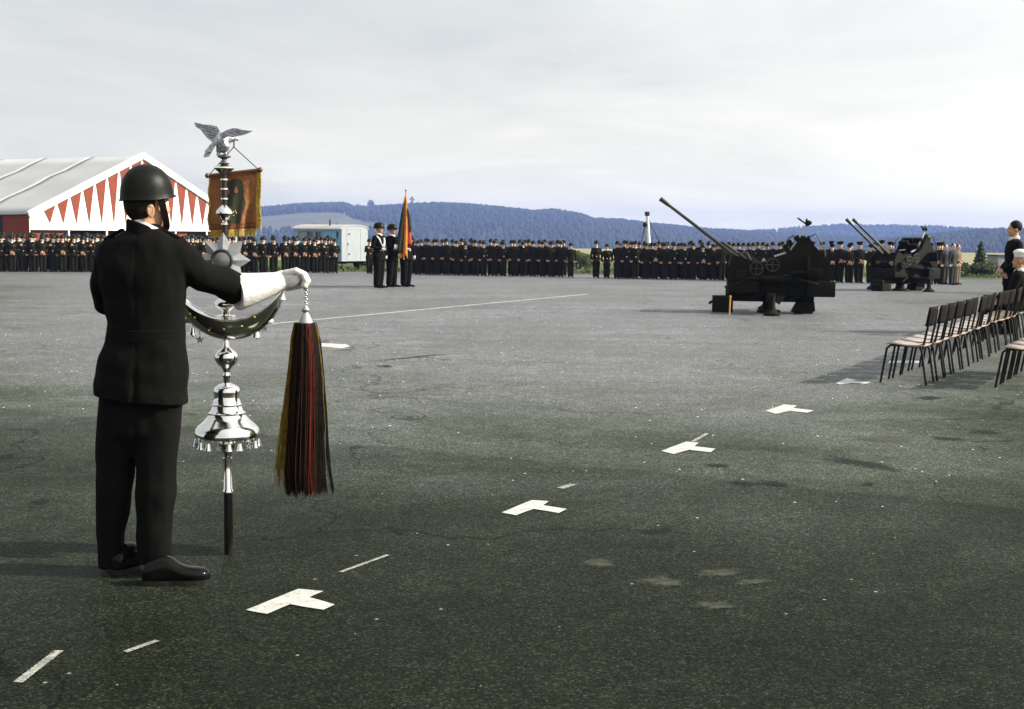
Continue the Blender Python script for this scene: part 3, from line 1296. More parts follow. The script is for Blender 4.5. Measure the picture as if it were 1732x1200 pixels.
# left block: front rank runs from beyond the left edge to the blue trailer
GL, GM, GR = 'soldiers of the left block', 'soldiers of the middle block', 'soldiers of the right block'
LX0, LX1 = -20, 566
px = LX1
n = nl = 0
while px > LX0:
    p = ground(px, 460.2 + 2.2 * px / 575)
    kind = random.choice(['front', 'front', 'sling', 'down', 'front'])
    if n == 0:
        lab = 'rightmost helmeted soldier of the left block, before the trailer'
    elif px > 405:
        lab = '%s helmeted soldier in the front rank counting left from the trailer end' % ORD[n]
    elif px > 165:
        lab = 'helmeted front rank soldier mostly hidden behind the bearer and his staff'
    else:
        lab = '%s helmeted front rank soldier counting left from the bearer, below the striped tent' % ORD[nl]
        nl += 1
    put(kind, p + Vector((jit(.03), jit(.05), 0)), R(18) + jit(.12), lab, GL, 1.0 + jit(.022))
    n += 1
    px -= 17.0
for rank, (dy, off) in enumerate(((.95, 8), (1.9, 3), (2.85, 11), (3.8, 6))):
    px = LX1 - off - 2
    while px > LX0:
        base = ground(px, 460.2 + 2.2 * px / 575)
        Y = base.y + dy
        p = onground(px, Y)
        if not (rank >= 2 and random.random() < .15):
            seg = 'left of the bearer below the striped tent' if px < 190 else ('behind the bearer and the hanging banner' if px < 440 else 'in front of the blue trailer')
            put(random.choice(['plain', 'front', 'down']), p + Vector((jit(.05), jit(.1), 0)), R(18) + jit(.15),
                'dark helmeted soldier in the rear ranks %s' % seg, GL, 1.02 + .012 * rank + jit(.02))
        px -= 18.5

# middle block
px = 964
n = 0
while px > 694:
    p = ground(px, 465.3 + 4.4 * (px - 700) / 270)
    lab = '%s helmeted soldier in the middle block front rank counting left from the gap' % ORD[n] if n else 'end soldier of the middle block beside the grassy gap'
    put(random.choice(['plain', 'down', 'plain', 'down']), p + Vector((jit(.03), jit(.05), 0)), R(8) + jit(.12), lab, GM, .985 + jit(.024))
    n += 1
    px -= 16.0
for rank, (dy, off) in enumerate(((.95, 9), (1.9, 4))):
    px = 955 - off
    while px > 694:
        Y = ground(px, 465.3 + 4.4 * (px - 700) / 270).y + dy
        put('plain', onground(px, Y) + Vector((jit(.06), jit(.1), 0)), R(8) + jit(.15), 'helmeted soldier in the rear ranks of the middle block, right of the flag', GM, 1.0 + .012 * rank + jit(.02))
        px -= 16.5

# right block: two men stand clear at its left end
put('down', ground(1008, 470.5), R(4), 'leftmost soldier of the right block, standing clear at the grassy gap', GR, 1.02)
put('down', ground(1026, 471), R(2), 'second soldier from the grassy gap, alone in the right block', GR, .93)
px = 1043
n = 0
while px < 1228:
    p = ground(px, 471.5 + 3.5 * (px - 1030) / 200)
    put(random.choice(['plain', 'down', 'front']), p + Vector((jit(.03), jit(.05), 0)), R(2) + jit(.12),
        '%s soldier of the close front rank counting right from the lone pair' % ORD[n], GR, .985 + jit(.026))
    n += 1
    px += 16.2
for rank, (dy, off) in enumerate(((.95, 9), (1.9, 4))):
    px = 1043 + off
    while px < 1232:
        Y = ground(px, 471.5 + 3.5 * (px - 1030) / 200).y + dy
        put('plain', onground(px, Y) + Vector((jit(.06), jit(.1), 0)), R(2) + jit(.15), 'helmeted soldier in the rear ranks left of the near gun barrel', GR, 1.0 + .012 * rank + jit(.025))
        px += 16.8
GC = 'men in peaked caps behind the guns'
px = 1240
n = 0
while px < 1600:
    p = ground(px, 475.2 + 7.0 * (px - 1230) / 390)
    if px < 1350:
        put(random.choice(['plain', 'front']), p, jit(.12), 'helmeted soldier half hidden behind the near gun', GR, 1.0 + jit(.018))
    else:
        put('cap', p + Vector((jit(.04), jit(.06), 0)), jit(.15) - .05, '%s man in a peaked cap counting right from the near gun' % ORD[n], GC, 1.0 + jit(.028))
        n += 1
    px += 16.5
px = 1249
while px < 1600:
    Y = ground(px, 475.2 + 7.0 * (px - 1230) / 390).y + .95
    put('plain' if px < 1350 else 'cap', onground(px, Y) + Vector((jit(.06), jit(.1), 0)), jit(.15),
        'helmeted soldier half hidden behind the near gun' if px < 1350 else 'man in a peaked cap in the second rank behind the far gun',
        GR if px < 1350 else GC, 1.01 + jit(.02))
    px += 17.0

# bareheaded men at the right end of that block, sunlit from the right
M_LIGHTCOAT = mat('tan_coat', (0.15, 0.095, 0.05), 0.85, var=0.15)
M_GREYCOAT = mat('dark_grey_coat', (0.014, 0.014, 0.013), 0.85, var=0.2)
me, hd = make_body(POSE_DOWN, .02, [M_GREYCOAT, M_SKIN2, M_LEATHER])
for k, (px, py, dy, lab) in enumerate(((1597, 482.0, 0.6, 'bareheaded man in a dark coat second from the right end of the ranks'),
                                       (1610, 482.6, 0.0, 'bareheaded man in a dark coat at the right end of the ranks'))):
    b = onground(px, ground(px, py).y + dy)
    o = bpy.data.objects.new('person', me)
    COL.objects.link(o)
    o.location = b
    o.rotation_euler = (0, 0, R(25) + k * .2)
    tag(o, lab, 'person', 'bareheaded men at the end of the ranks')
    bmh = BM()
    ell(bmh, hd + Vector((0, .03, .055)), (.083, .094, .092), sub=2)
    obj('hair', bmh, M_HAIR, o)
me2, hd2 = make_body(POSE_FRONT, .02, [M_LIGHTCOAT, M_SKIN2, M_LEATHER])
b = onground(1618, ground(1618, 482).y + .7)
o = bpy.data.objects.new('person', me2)
COL.objects.link(o)
o.location = b
o.rotation_euler = (0, 0, R(40))
tag(o, 'man in a light tan coat last at the right end of the ranks', 'person', 'bareheaded men at the end of the ranks')
bmh = BM()
ell(bmh, hd2 + Vector((0, .03, .055)), (.083, .094, .092), sub=2)
obj('hair', bmh, M_HAIR, o)

# one soldier half hidden between trailer and colour party
put('sling', ground(625, 463.5), R(30), 'soldier with white gloves half hidden between trailer and colour party', GL, 1.0)
for k in protos:
    if k not in used:
        bpy.data.objects.remove(protos[k])

# ------------------------------------------------------------------ colour party with the flag
TR = R(59.5)
tf = Vector((math.sin(TR), -math.cos(TR), 0))
t_mats = [M_UNI, M_SKIN, M_LEATHER, M_WHITE]
POSE_BEAR = dict(leg=1.15, elbow={-1: (-.235, -.12, 1.20), 1: (.245, -.06, 1.17)}, hand={-1: (-.03, -.36, 1.16), 1: (.05, -.33, 1.02)},
                 ankle={-1: (-.10, .02, .09), 1: (.10, .02, .09)})
POSE_ESC = dict(leg=1.15, elbow={-1: (-.265, .03, 1.16), 1: (.265, .02, 1.16)}, hand={-1: (-.16, -.23, 1.10), 1: (.265, -.05, .86)})
trio = []
for k, (px, py, pose, lab, sc) in enumerate((
        (641, 487.5, POSE_ESC, 'helmeted escort with white shoulder cord, left of the flag bearer', 1.0),
        (663, 486.0, POSE_BEAR, 'flag bearer in helmet and white gauntlets, middle of the colour party', .985),
        (687, 485.5, POSE_ESC, 'escort mostly hidden behind the flag, right of the colour party', 1.0))):
    p = make_soldier(pose, .013, 'helmet', 'colour party', lab, t_mats, True, True)
    p.location = ground(px, py)
    p.rotation_euler = (0, 0, TR + (0.1, 0.0, -.1)[k])
    p.scale = (sc * 1.13, sc * 1.13, sc)
    trio.append(p)
# white shoulder cord of the first escort
bm = BM()
cord = [(-.19, -.03, 1.47), (-.175, -.10, 1.40), (-.15, -.135, 1.30), (-.11, -.15, 1.22), (-.05, -.15, 1.20), (.0, -.142, 1.25), (.02, -.138, 1.34), (.01, -.125, 1.42)]
tube(bm, cord, .016, 8)
tube(bm, [Vector(c) + Vector((.022, -.012, -.05 if 1 < i < 6 else 0)) for i, c in enumerate(cord)], .012, 8)
obj('shoulder_cord', bm, M_WHITE, trio[0])
# gauntlet cuffs of the bearer
bm = BM()
e, h = Vector((-.235, -.12, 1.20)), Vector((-.03, -.36, 1.16))
tube(bm, [e.lerp(h, .30), e.lerp(h, .6), e.lerp(h, .86)], [.085, .068, .048], 12)
obj('gauntlet', bm, M_WHITE, trio[1])
bm = BM()
e, h = Vector((.245, -.06, 1.17)), Vector((.05, -.33, 1.02))
tube(bm, [e.lerp(h, .45), e.lerp(h, .7), e.lerp(h, .86)], [.072, .062, .046], 12)
obj('gauntlet', bm, M_WHITE, trio[1])

# flag: draped tricolour on a staff with a spear tip
FY = trio[1].location.y - 0.20
tip = at(686.5, 321, FY)
low = at(683, 437, FY)
fl = thing('flag', 'draped black, red and gold flag on a staff held by the flag bearer', 'flag', low)
bm = BM()
tube(bm, [Vector((0, 0, -.05)), (tip - low) * .97], .017, 10)
obj('flag_staff', bm, M_BRASS, fl)
bm = BM()
d = tip - low
lathe(bm, [(.018, -.10), (.022, -.09), (.012, -.06), (.030, -.02), (.004, .09)], 10, c=d, axis=d.normalized())
obj('spear_tip', bm, M_SILVER, fl)
M_FBLK = mat('black_bunting', (0.018, 0.016, 0.012), 0.8, var=.2)
M_FRED = mat('red_bunting', (0.34, 0.035, 0.012), 0.75, var=.2)
M_FGLD = mat('gold_bunting', (0.50, 0.17, 0.012), 0.7, var=.2)


def flag_band(m, a0, a1, zt, zb, rt, rb, ph):
    """One hanging strip of folded cloth wrapped part of the way round the staff."""
    bm = BM()
    rows, cols = 22, 16
    grid = []
    for j in range(rows + 1):
        t = j / rows
        z = zt + (zb - zt) * t
        row = []
        for i in range(cols + 1):
            u = i / cols
            ang = a0 + (a1 - a0) * u
            r = (rt + (rb - rt) * t ** 0.8) * (0.80 + 0.24 * math.sin(u * 9 + ph + t * 1.5))
            ax = d * ((z - 0) / d.z)
            row.append(bm.verts.new(Vector((ax.x + math.cos(ang) * r, ax.y + math.sin(ang) * r * .8, z - .05 * math.sin(u * 7 + ph) * t))))
        grid.append(row)
    for A, B in zip(grid[:-1], grid[1:]):
        for i in range(cols):
            bm.faces.new((A[i], A[i + 1], B[i + 1], B[i]))
    o = obj('flag_cloth', bm, m, fl)
    s = o.modifiers.new('thickness', 'SOLIDIFY')
    s.thickness = .008
    return o


H = d.z
flag_band(M_FBLK, R(165), R(258), H * .86, H * .08, .03, .25, .3)
flag_band(M_FGLD, R(225), R(330), H * .90, H * .02, .036, .21, 1.1)
flag_band(M_FRED, R(285), R(395), H * .62, H * .18, .09, .23, 2.0)
flag_band(M_FBLK, R(330), R(420), H * .68, H * .30, .07, .20, 2.7)
bm = BM()
tube(bm, [d * .74 + Vector((.05, -.05, 0)), d * .66 + Vector((.10, -.08, 0)), d * .56 + Vector((.11, -.06, 0)), d * .47 + Vector((.15, -.08, 0)), d * .38 + Vector((.17, -.07, 0))], [.012, .032, .026, .036, .03], 8, flat=.4)
tube(bm, [d * .73 + Vector((.04, -.05, 0)), d * .62 + Vector((.13, -.05, 0)), d * .50 + Vector((.16, -.04, 0))], [.012, .03, .025], 8, flat=.4)
obj('streamer', bm, M_FBLK, fl)

# ------------------------------------------------------------------ blue site trailer
TYc = 74.0
tc0 = at(578, 443, TYc)
tgz = gz(TYc)
eN = Vector((math.sin(R(52)), -math.cos(R(52)), 0))
eD = Vector((math.cos(R(52)), math.sin(R(52)), 0))       # along the end wall, to the right and away
sD = -eN                                                  # along the side wall, to the left and away
LW, LL = 2.2, 4.1
HB = tc0.z - tgz
HT = at(578, 386, TYc).z - tgz
tr = thing('trailer', 'light blue site trailer with white end wall and low arched roof', 'trailer', (tc0.x, tc0.y, tgz))
M_TBLUE = mat('light_blue_paint', (0.20, 0.40, 0.62), 0.6, var=.10, scale=3)
M_TWHITE = mat('pale_blue_white_paint', (0.295, 0.325, 0.345), 0.6, var=.05, scale=2)
M_TROOF = mat('pale_roof_felt', (0.40, 0.385, 0.38), 0.8, var=.1)
M_DARKIN = mat('dark_interior', (0.012, 0.013, 0.011), 0.8)
M_GLASS = mat('window_glass', (0.02, 0.025, 0.03), 0.08, spec=.8)


def P3(u, v, z):
    """u along the end wall, v along the side, z up."""
    return eD * u + sD * v + Vector((0, 0, z))


arch = [(0, HT - .12), (.06, HT - .03), (.25, HT + .05), (.65, HT + .11), (1.1, HT + .13), (1.55, HT + .11), (1.95, HT + .05), (2.14, HT - .03), (2.2, HT - .12)]
bm = BM()
prof = [(0, HB + .02)] + arch + [(2.2, HB + .02)]
fv = [bm.verts.new(P3(u, 0, z)) for u, z in prof]
bv = [bm.verts.new(P3(u, .06, z)) for u, z in prof]
bm.faces.new(fv)
bm.faces.new(list(reversed(bv)))
for k in range(len(prof)):
    bm.faces.new((fv[(k + 1) % len(prof)], fv[k], bv[k], bv[(k + 1) % len(prof)]))
bmesh.ops.recalc_face_normals(bm, faces=bm.faces[:])
endw = obj('end_wall', bm, M_TWHITE, tr)
bm = BM()
for z in (HB + .45, HT - .35):
    beam(bm, P3(.55, -.02, z), P3(.68, -.02, z), .03, .06)
beam(bm, P3(.50, -.03, HB + .95), P3(.50, -.03, HB + 1.12), .03, .03, up=eD)
obj('handle', bm, M_GUN2, endw)
bm = BM()
for a, b in ((P3(.45, -.005, HB + .08), P3(.45, -.005, HT - .05)), (P3(1.6, -.005, HB + .08), P3(1.6, -.005, HT - .05)), (P3(.45, -.005, HT - .05), P3(1.6, -.005, HT - .05))):
    beam(bm, a, b, .025, .025, up=eN)
obj('door_frame', bm, M_TROOF, endw)
# side wall with window openings
wins = [(0.10, .42), (1.62, 2.20), (2.32, 2.95), (3.05, 3.70)]
wz0, wz1 = HT - .62, HT - .20
bm = BM()
sx_ = [0.0]
for a, b in wins:
    sx_ += [a + .45 if False else a, b]
sx_ += [LL]
for i in range(len(sx_) - 1):
    a, b = sx_[i], sx_[i + 1]
    zs = [(HB, HT - .12)] if i % 2 == 0 else [(HB, wz0), (wz1, HT - .12)]
    for z0, z1 in zs:
        vs_ = [P3(0, a + .062, z0), P3(0, b + .062, z0), P3(0, b + .062, z1), P3(0, a + .062, z1)]
        w_ = [q + eD * .05 for q in vs_]
        A = [bm.verts.new(q) for q in vs_]
        B = [bm.verts.new(q) for q in w_]
        bm.faces.new(A)
        bm.faces.new(list(reversed(B)))
        for k in range(4):
            bm.faces.new((A[(k + 1) % 4], A[k], B[k], B[(k + 1) % 4]))
bmesh.ops.recalc_face_normals(bm, faces=bm.faces[:])
obj('side_wall', bm, M_TBLUE, tr)
for i, (a, b) in enumerate(wins):
    bm = BM()
    for p, q in ((P3(-.015, a + .06, wz0), P3(-.015, b + .06, wz0)), (P3(-.015, a + .06, wz1), P3(-.015, b + .06, wz1)), (P3(-.015, a + .08, wz0), P3(-.015, a + .08, wz1)), (P3(-.015, b + .04, wz0), P3(-.015, b + .04, wz1))):
        beam(bm, p, q, .05, .06, up=eD)
    w = obj('window', bm, M_TWHITE if i != 0 else M_TBLUE, tr)
    bm = BM()
    c = P3(.03, (a + b) / 2 + .06, (wz0 + wz1) / 2)
    beam(bm, P3(.035, a + .08, (wz0 + wz1) / 2), P3(.035, b + .04, (wz0 + wz1) / 2), .012, wz1 - wz0 - .06)
    obj('pane', bm, M_TWHITE if i == 3 else M_GLASS, w)
bm = BM()
f1 = [P3(u, -.03, z + .02) for u, z in [(-.12, HT - .12)] + arch[1:-1] + [(2.26, HT - .12)]]
f2 = [P3(u, LL + .16, z + .02) for u, z in [(-.12, HT - .12)] + arch[1:-1] + [(2.26, HT - .12)]]
A = [bm.verts.new(q) for q in f1]
B = [bm.verts.new(q) for q in f2]
A2 = [bm.verts.new(q + Vector((0, 0, .06))) for q in f1]
B2 = [bm.verts.new(q + Vector((0, 0, .06))) for q in f2]
for k in range(len(A) - 1):
    bm.faces.new((A[k], A[k + 1], B[k + 1], B[k]))
    bm.faces.new((A2[k], B2[k], B2[k + 1], A2[k + 1]))
    bm.faces.new((A[k], A2[k], A2[k + 1], A[k + 1]))
    bm.faces.new((B[k], B[k + 1], B2[k + 1], B2[k]))
bm.faces.new((A[0], B[0], B2[0], A2[0]))
bm.faces.new((A[-1], A2[-1], B2[-1], B[-1]))
bmesh.ops.recalc_face_normals(bm, faces=bm.faces[:])
roof = obj('roof', bm, M_TROOF, tr)
bm = BM()
tube(bm, [P3(.3, 1.3, HT + .12), P3(.3, 1.3, HT + .50)], .05, 8)
obj('stove_pipe', bm, M_GUN2, roof)
bm = BM()
for a, b in (((2.15, .1), (2.15, LL)), ((.05, LL), (2.15, LL))):
    p, q = P3(a[0], a[1], HB), P3(b[0], b[1], HB)
    vs_ = [p, q, q + Vector((0, 0, HT - HB - .14)), p + Vector((0, 0, HT - HB - .14))]
    bm.faces.new([bm.verts.new(v) for v in vs_])
bo = obj('back_wall', bm, M_TBLUE, tr)
s = bo.modifiers.new('t', 'SOLIDIFY')
s.thickness = .04
bm = BM()
beam(bm, P3(.35, -.05, HB - .08), P3(.35, LL, HB - .08), .10, .12)
beam(bm, P3(1.85, -.05, HB - .08), P3(1.85, LL, HB - .08), .10, .12)
beam(bm, P3(1.1, 0, HB - .1), P3(1.1, -1.3, HB - .22), .08, .08)
obj('chassis', bm, M_GUN, tr)
for u in (.12, 2.08):
    for v in (.8, 3.2):
        bm = BM()
        r = min(.30, HB * .62)
        lathe(bm, [(r * .55, -.08), (r * .92, -.09), (r, -.05), (r, .05), (r * .92, .09), (r * .55, .08)], 18, c=P3(u, v, r), axis=eD)
        obj('wheel', bm, M_TIRE, tr)

# ------------------------------------------------------------------ striped festival tent
TH = R(62)
gD = Vector((math.cos(TH), math.sin(TH), 0))
rD = Vector((-math.sin(TH), math.cos(TH), 0))
D0 = 85.0
pk = at(240, 264, D0)
base = Vector((pk.x, D0, gz(D0)))
HALF = 9.57
eave = at(48, 363, D0 - HALF * gD.y)
HE, HP = eave.z - base.z, pk.z - base.z
HV = at(50, 389, D0 - HALF * gD.y).z - base.z
tent = thing('festival_tent', 'big white festival tent with red pennant stripes on its gable', 'tent', base)
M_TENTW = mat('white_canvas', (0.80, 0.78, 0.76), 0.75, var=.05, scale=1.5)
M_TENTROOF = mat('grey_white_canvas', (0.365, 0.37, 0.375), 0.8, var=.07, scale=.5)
M_TENTR = mat('red_canvas', (0.19, 0.032, 0.010), 0.8, var=.15, scale=2)
UPZ = Vector((0, 0, 1))
gN = -rD                                                   # outward from the gable
LEN = 42.0


def gable_z(s):
    """Rafter height at s metres from the gable centre."""
    return HE + (HP - HE) * (1 - abs(s) / HALF)


def slab(bm, pts, n, th):
    A = [bm.verts.new(p) for p in pts]
    B = [bm.verts.new(p - n * th) for p in pts]
    k = len(pts)
    bm.faces.new(A)
    bm.faces.new(list(reversed(B)))
    for i in range(k):
        bm.faces.new((A[(i + 1) % k], A[i], B[i], B[(i + 1) % k]))
    bmesh.ops.recalc_face_normals(bm, faces=bm.faces[:])


NP = 18
seg_w = 2 * HALF / NP
for k in range(NP):                                        # white gable strips, one per stripe
    s0 = -HALF + k * seg_w
    s1 = s0 + seg_w
    bm = BM()
    bow = gN * (.04 * (k % 2))
    pts = [gD * s0 + UPZ * HV, gD * s1 + UPZ * HV, gD * s1 + UPZ * gable_z(s1)]
    if abs(gable_z(s0) - HE) > 1e-6:
        pts.append(gD * s0 + UPZ * gable_z(s0))
    else:
        pts.append(gD * s0 + UPZ * HE)
    slab(bm, pts, gN, .02)
    obj('gable_panel', bm, M_TENTW, tent, smooth=False)
    bm = BM()                                              # red pennant hanging from the rafter
    a, b = s0 + seg_w * .10, s1 - seg_w * .08
    za, zb = gable_z(a) - .26, gable_z(b) - .26
    tipz = HV + .42
    if k in (0, NP - 1):
        za, zb = min(za, HE + .02), min(zb, HE + .02)
    tipz = min(tipz, min(za, zb) - .30)
    q = gN * .035
    slab(bm, [gD * a + UPZ * za + q, gD * (a + b) / 2 + UPZ * tipz + q, gD * b + UPZ * zb + q], gN, .012)
    if k not in (0,):
        obj('red_pennant', bm, M_TENTR, tent, smooth=False)
    else:
        bm.free()
for sgn, nm in ((-1, 'bargeboard'), (1, 'bargeboard')):
    bm = BM()
    beam(bm, gD * (HALF + .1) * sgn + UPZ * (HE - .02) + gN * .09, UPZ * (HP + .03) + gN * .09, .14, .42, up=UPZ)
    obj(nm, bm, M_TENTW, tent, smooth=False)
NB = 9
for sgn in (-1, 1):
    for k in range(NB):
        bm = BM()
        g = []
        for j in range(9):
            row = []
            for i in range(9):
                v = (k + i / 8) * LEN / NB
                t = j / 8
                s = HALF * (1 - t) * sgn + .12 * sgn * (1 - t)
                z = HE + (HP - HE) * t
                sag = -.04 * math.sin(math.pi * i / 8) - .06 * math.sin(t * 19 + .6 * math.sin(v)) * math.sin(math.pi * t)
                row.append(bm.verts.new(gD * s + rD * v + UPZ * (z + sag + .03)))
            g.append(row)
        for A, B in zip(g[:-1], g[1:]):
            for i in range(8):
                bm.faces.new((A[i], A[i + 1], B[i + 1], B[i]) if sgn > 0 else (A[i + 1], A[i], B[i], B[i + 1]))
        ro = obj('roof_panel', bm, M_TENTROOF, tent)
        sm = ro.modifiers.new('t', 'SOLIDIFY')
        sm.thickness = .02
# side wall on the left: red curtains, and near-black sheets painting the shade in open bays; back wall
for k in range(NB):
    for h in range(2):
        v0 = (k + h * .5) * LEN / NB
        v1 = v0 + LEN / NB * .5
        bm = BM()
        e0 = gD * (-HALF)
        slab(bm, [e0 + rD * v0 + UPZ * .1, e0 + rD * v1 + UPZ * .1, e0 + rD * v1 + UPZ * (HE - .02), e0 + rD * v0 + UPZ * (HE - .02)], -gD, .02)
        obj('side_bay', bm, M_TENTR if h == 0 and k == 0 or (k % 3 == 2 and h == 1) else M_DARKIN, tent, smooth=False)
bm = BM()
slab(bm, [gD * (-HALF) + rD * LEN, gD * HALF + rD * LEN, gD * HALF + rD * LEN + UPZ * HE, rD * LEN + UPZ * HP, gD * (-HALF) + rD * LEN + UPZ * HE], rD, .03)
obj('back_wall', bm, M_TENTW, tent, smooth=False)
bm = BM()
slab(bm, [gD * HALF, gD * HALF + rD * LEN, gD * HALF + rD * LEN + UPZ * HE, gD * HALF + UPZ * HE], gD, .03)
obj('side_wall', bm, M_TENTW, tent, smooth=False)
for k, s0 in enumerate((-9.5, -6.4, -3.2, 0, 3.2, 6.4, 9.5)):
    bm = BM()
    beam(bm, gD * s0 + rD * .12, gD * s0 + rD * .12 + UPZ * HV, .12, .12, up=gD)
    obj('tent_pole', bm, M_TENTW, tent, smooth=False)
for s0, s1 in ((-9.4, -6.5), (-1.6, -.1), (3.3, 4.6), (6.6, 9.3)):
    bm = BM()
    slab(bm, [gD * s0 + rD * .3 + UPZ * .05, gD * s1 + rD * .3 + UPZ * .05, gD * s1 + rD * .3 + UPZ * HV, gD * s0 + rD * .3 + UPZ * HV], gN, .02)
    obj('entrance_curtain', bm, M_TENTR, tent, smooth=False)

# second tent far left behind, only the corner of its red roof shows
D1 = 128.0
c1 = onground(-70, D1)
t2 = thing('festival_tent', 'second tent with dark red roof behind the big white one, at left edge', 'tent', c1)
t2.rotation_euler = (0, 0, R(28))
zr = at(0, 279, D1).z - c1.z
bm = BM()
ov = [(-8, zr - 3.4), (0, zr + .3), (8, zr - 3.4)]
prism(bm, ov + [(7.7, zr - 3.55), (0, zr + .1), (-7.7, zr - 3.55)], 22)
obj('roof', bm, mat('dark_red_canvas', (0.16, 0.02, 0.022), .8, var=.1), t2, smooth=False)
bm = BM()
prism(bm, [(-7.6, 0), (7.6, 0), (7.6, zr - 3.5), (0, zr), (-7.6, zr - 3.5)], 21)
obj('wall', bm, M_TENTW, t2, smooth=False)

# ------------------------------------------------------------------ white mast behind the ranks
MY = 84.0
mb = onground(1099.5, MY)
mt_ = at(1095, 365, MY)
hm = mt_.z - mb.z
mast = thing('mast', 'white mast with lamp head and stays behind the right block', 'mast', mb)
lx = mt_.x - mb.x
M_MAST = mat('white_mast_paint', (0.74, 0.73, 0.70), .5, var=.06)
bm = BM()
tube(bm, [(0, 0, 0), (lx, 0, hm)], [.15, .095], 12)
obj('pole', bm, M_MAST, mast)
bm = BM()
box(bm, (lx - .02, 0, hm + .12), (.30, .3, .28), bevel=.04)
obj('lamp_head', bm, M_GUN2, mast)
bm = BM()
ell(bm, (lx - .16, -.1, hm - .62), (.16, .14, .17), sub=2)
obj('loudspeaker', bm, M_GUN, mast)
for x1, z1 in ((1.55, .30), (-.95, .45)):
    bm = BM()
    tube(bm, [(lx, 0, hm - .05), (x1 + .0, .6, 0)], .03, 6)
    obj('stay', bm, M_GUN2, mast)

# ------------------------------------------------------------------ bushes and the block at right
def bush(px, Y, w, h, label, conif=False, n=500):
    b = onground(px, Y)
    root = thing('bush', label, 'bush', b)
    bm = BM()
    for k in range(6):
        a = k * 1.05
        tube(bm, [Vector((0, 0, -.1)), Vector((math.cos(a) * w * .2, math.sin(a) * w * .2, h * .35)), Vector((math.cos(a) * w * .32, math.sin(a) * w * .32, h * .7))], [.05, .03, .01], 5)
    obj('stem', bm, M_BARK, root)
    bm = BM()
    if conif:
        for k in range(9):
            t = k / 9
            leaf_blob(bm, (0, 0, h * (.08 + .9 * t)), (w / 2 * (1 - t) + .05, w / 2 * (1 - t) + .05, h * .09), int(n * (1.1 - t) / 5), .10)
    else:
        for _ in range(7):
            c = (random.uniform(-.33, .33) * w, random.uniform(-.25, .25) * w, random.uniform(.25, .62) * h)
            leaf_blob(bm, c, (w * .24, w * .22, h * .32), n // 7, .09)
    obj('foliage', bm, M_LEAF, root, smooth=False)
    return root


bush(978, 80, 1.9, 1.35, 'dark green bush in the grassy gap, left of the lone pair', n=900)
bush(993, 83, 1.2, 1.1, 'small dark bush in the grassy gap, touching the lone soldier', n=500)
bush(1657, 78, 1.1, 2.1, 'small pointed conifer beyond the ranks at the right', True, 1500)
bush(1640, 76, 2.2, .95, 'low wide dark shrub left of the small conifer', n=1000)
bush(1676, 76, 1.5, .9, 'low dark shrub right of the small conifer', n=700)
bush(622, 79, 1.6, 1.5, 'dark bush just right of the trailer end wall', n=700)
cb = onground(1694, 86)
blk = thing('pump_house', 'small grey concrete block hut beyond the shrubs at right', 'hut', cb, R(12))
bm = BM()
box(bm, (0, 0, .55), (1.5, 1.3, 1.1), bevel=.03)
obj('wall', bm, mat('grey_concrete', (0.26, 0.27, 0.27), .85, var=.15), blk)
bm = BM()
box(bm, (0, 0, 1.14), (1.7, 1.5, .07), bevel=.015)
obj('roof', bm, mat('dark_slab', (0.09, 0.10, 0.11), .8, var=.15), blk)

# ------------------------------------------------------------------ twin-barrel guns


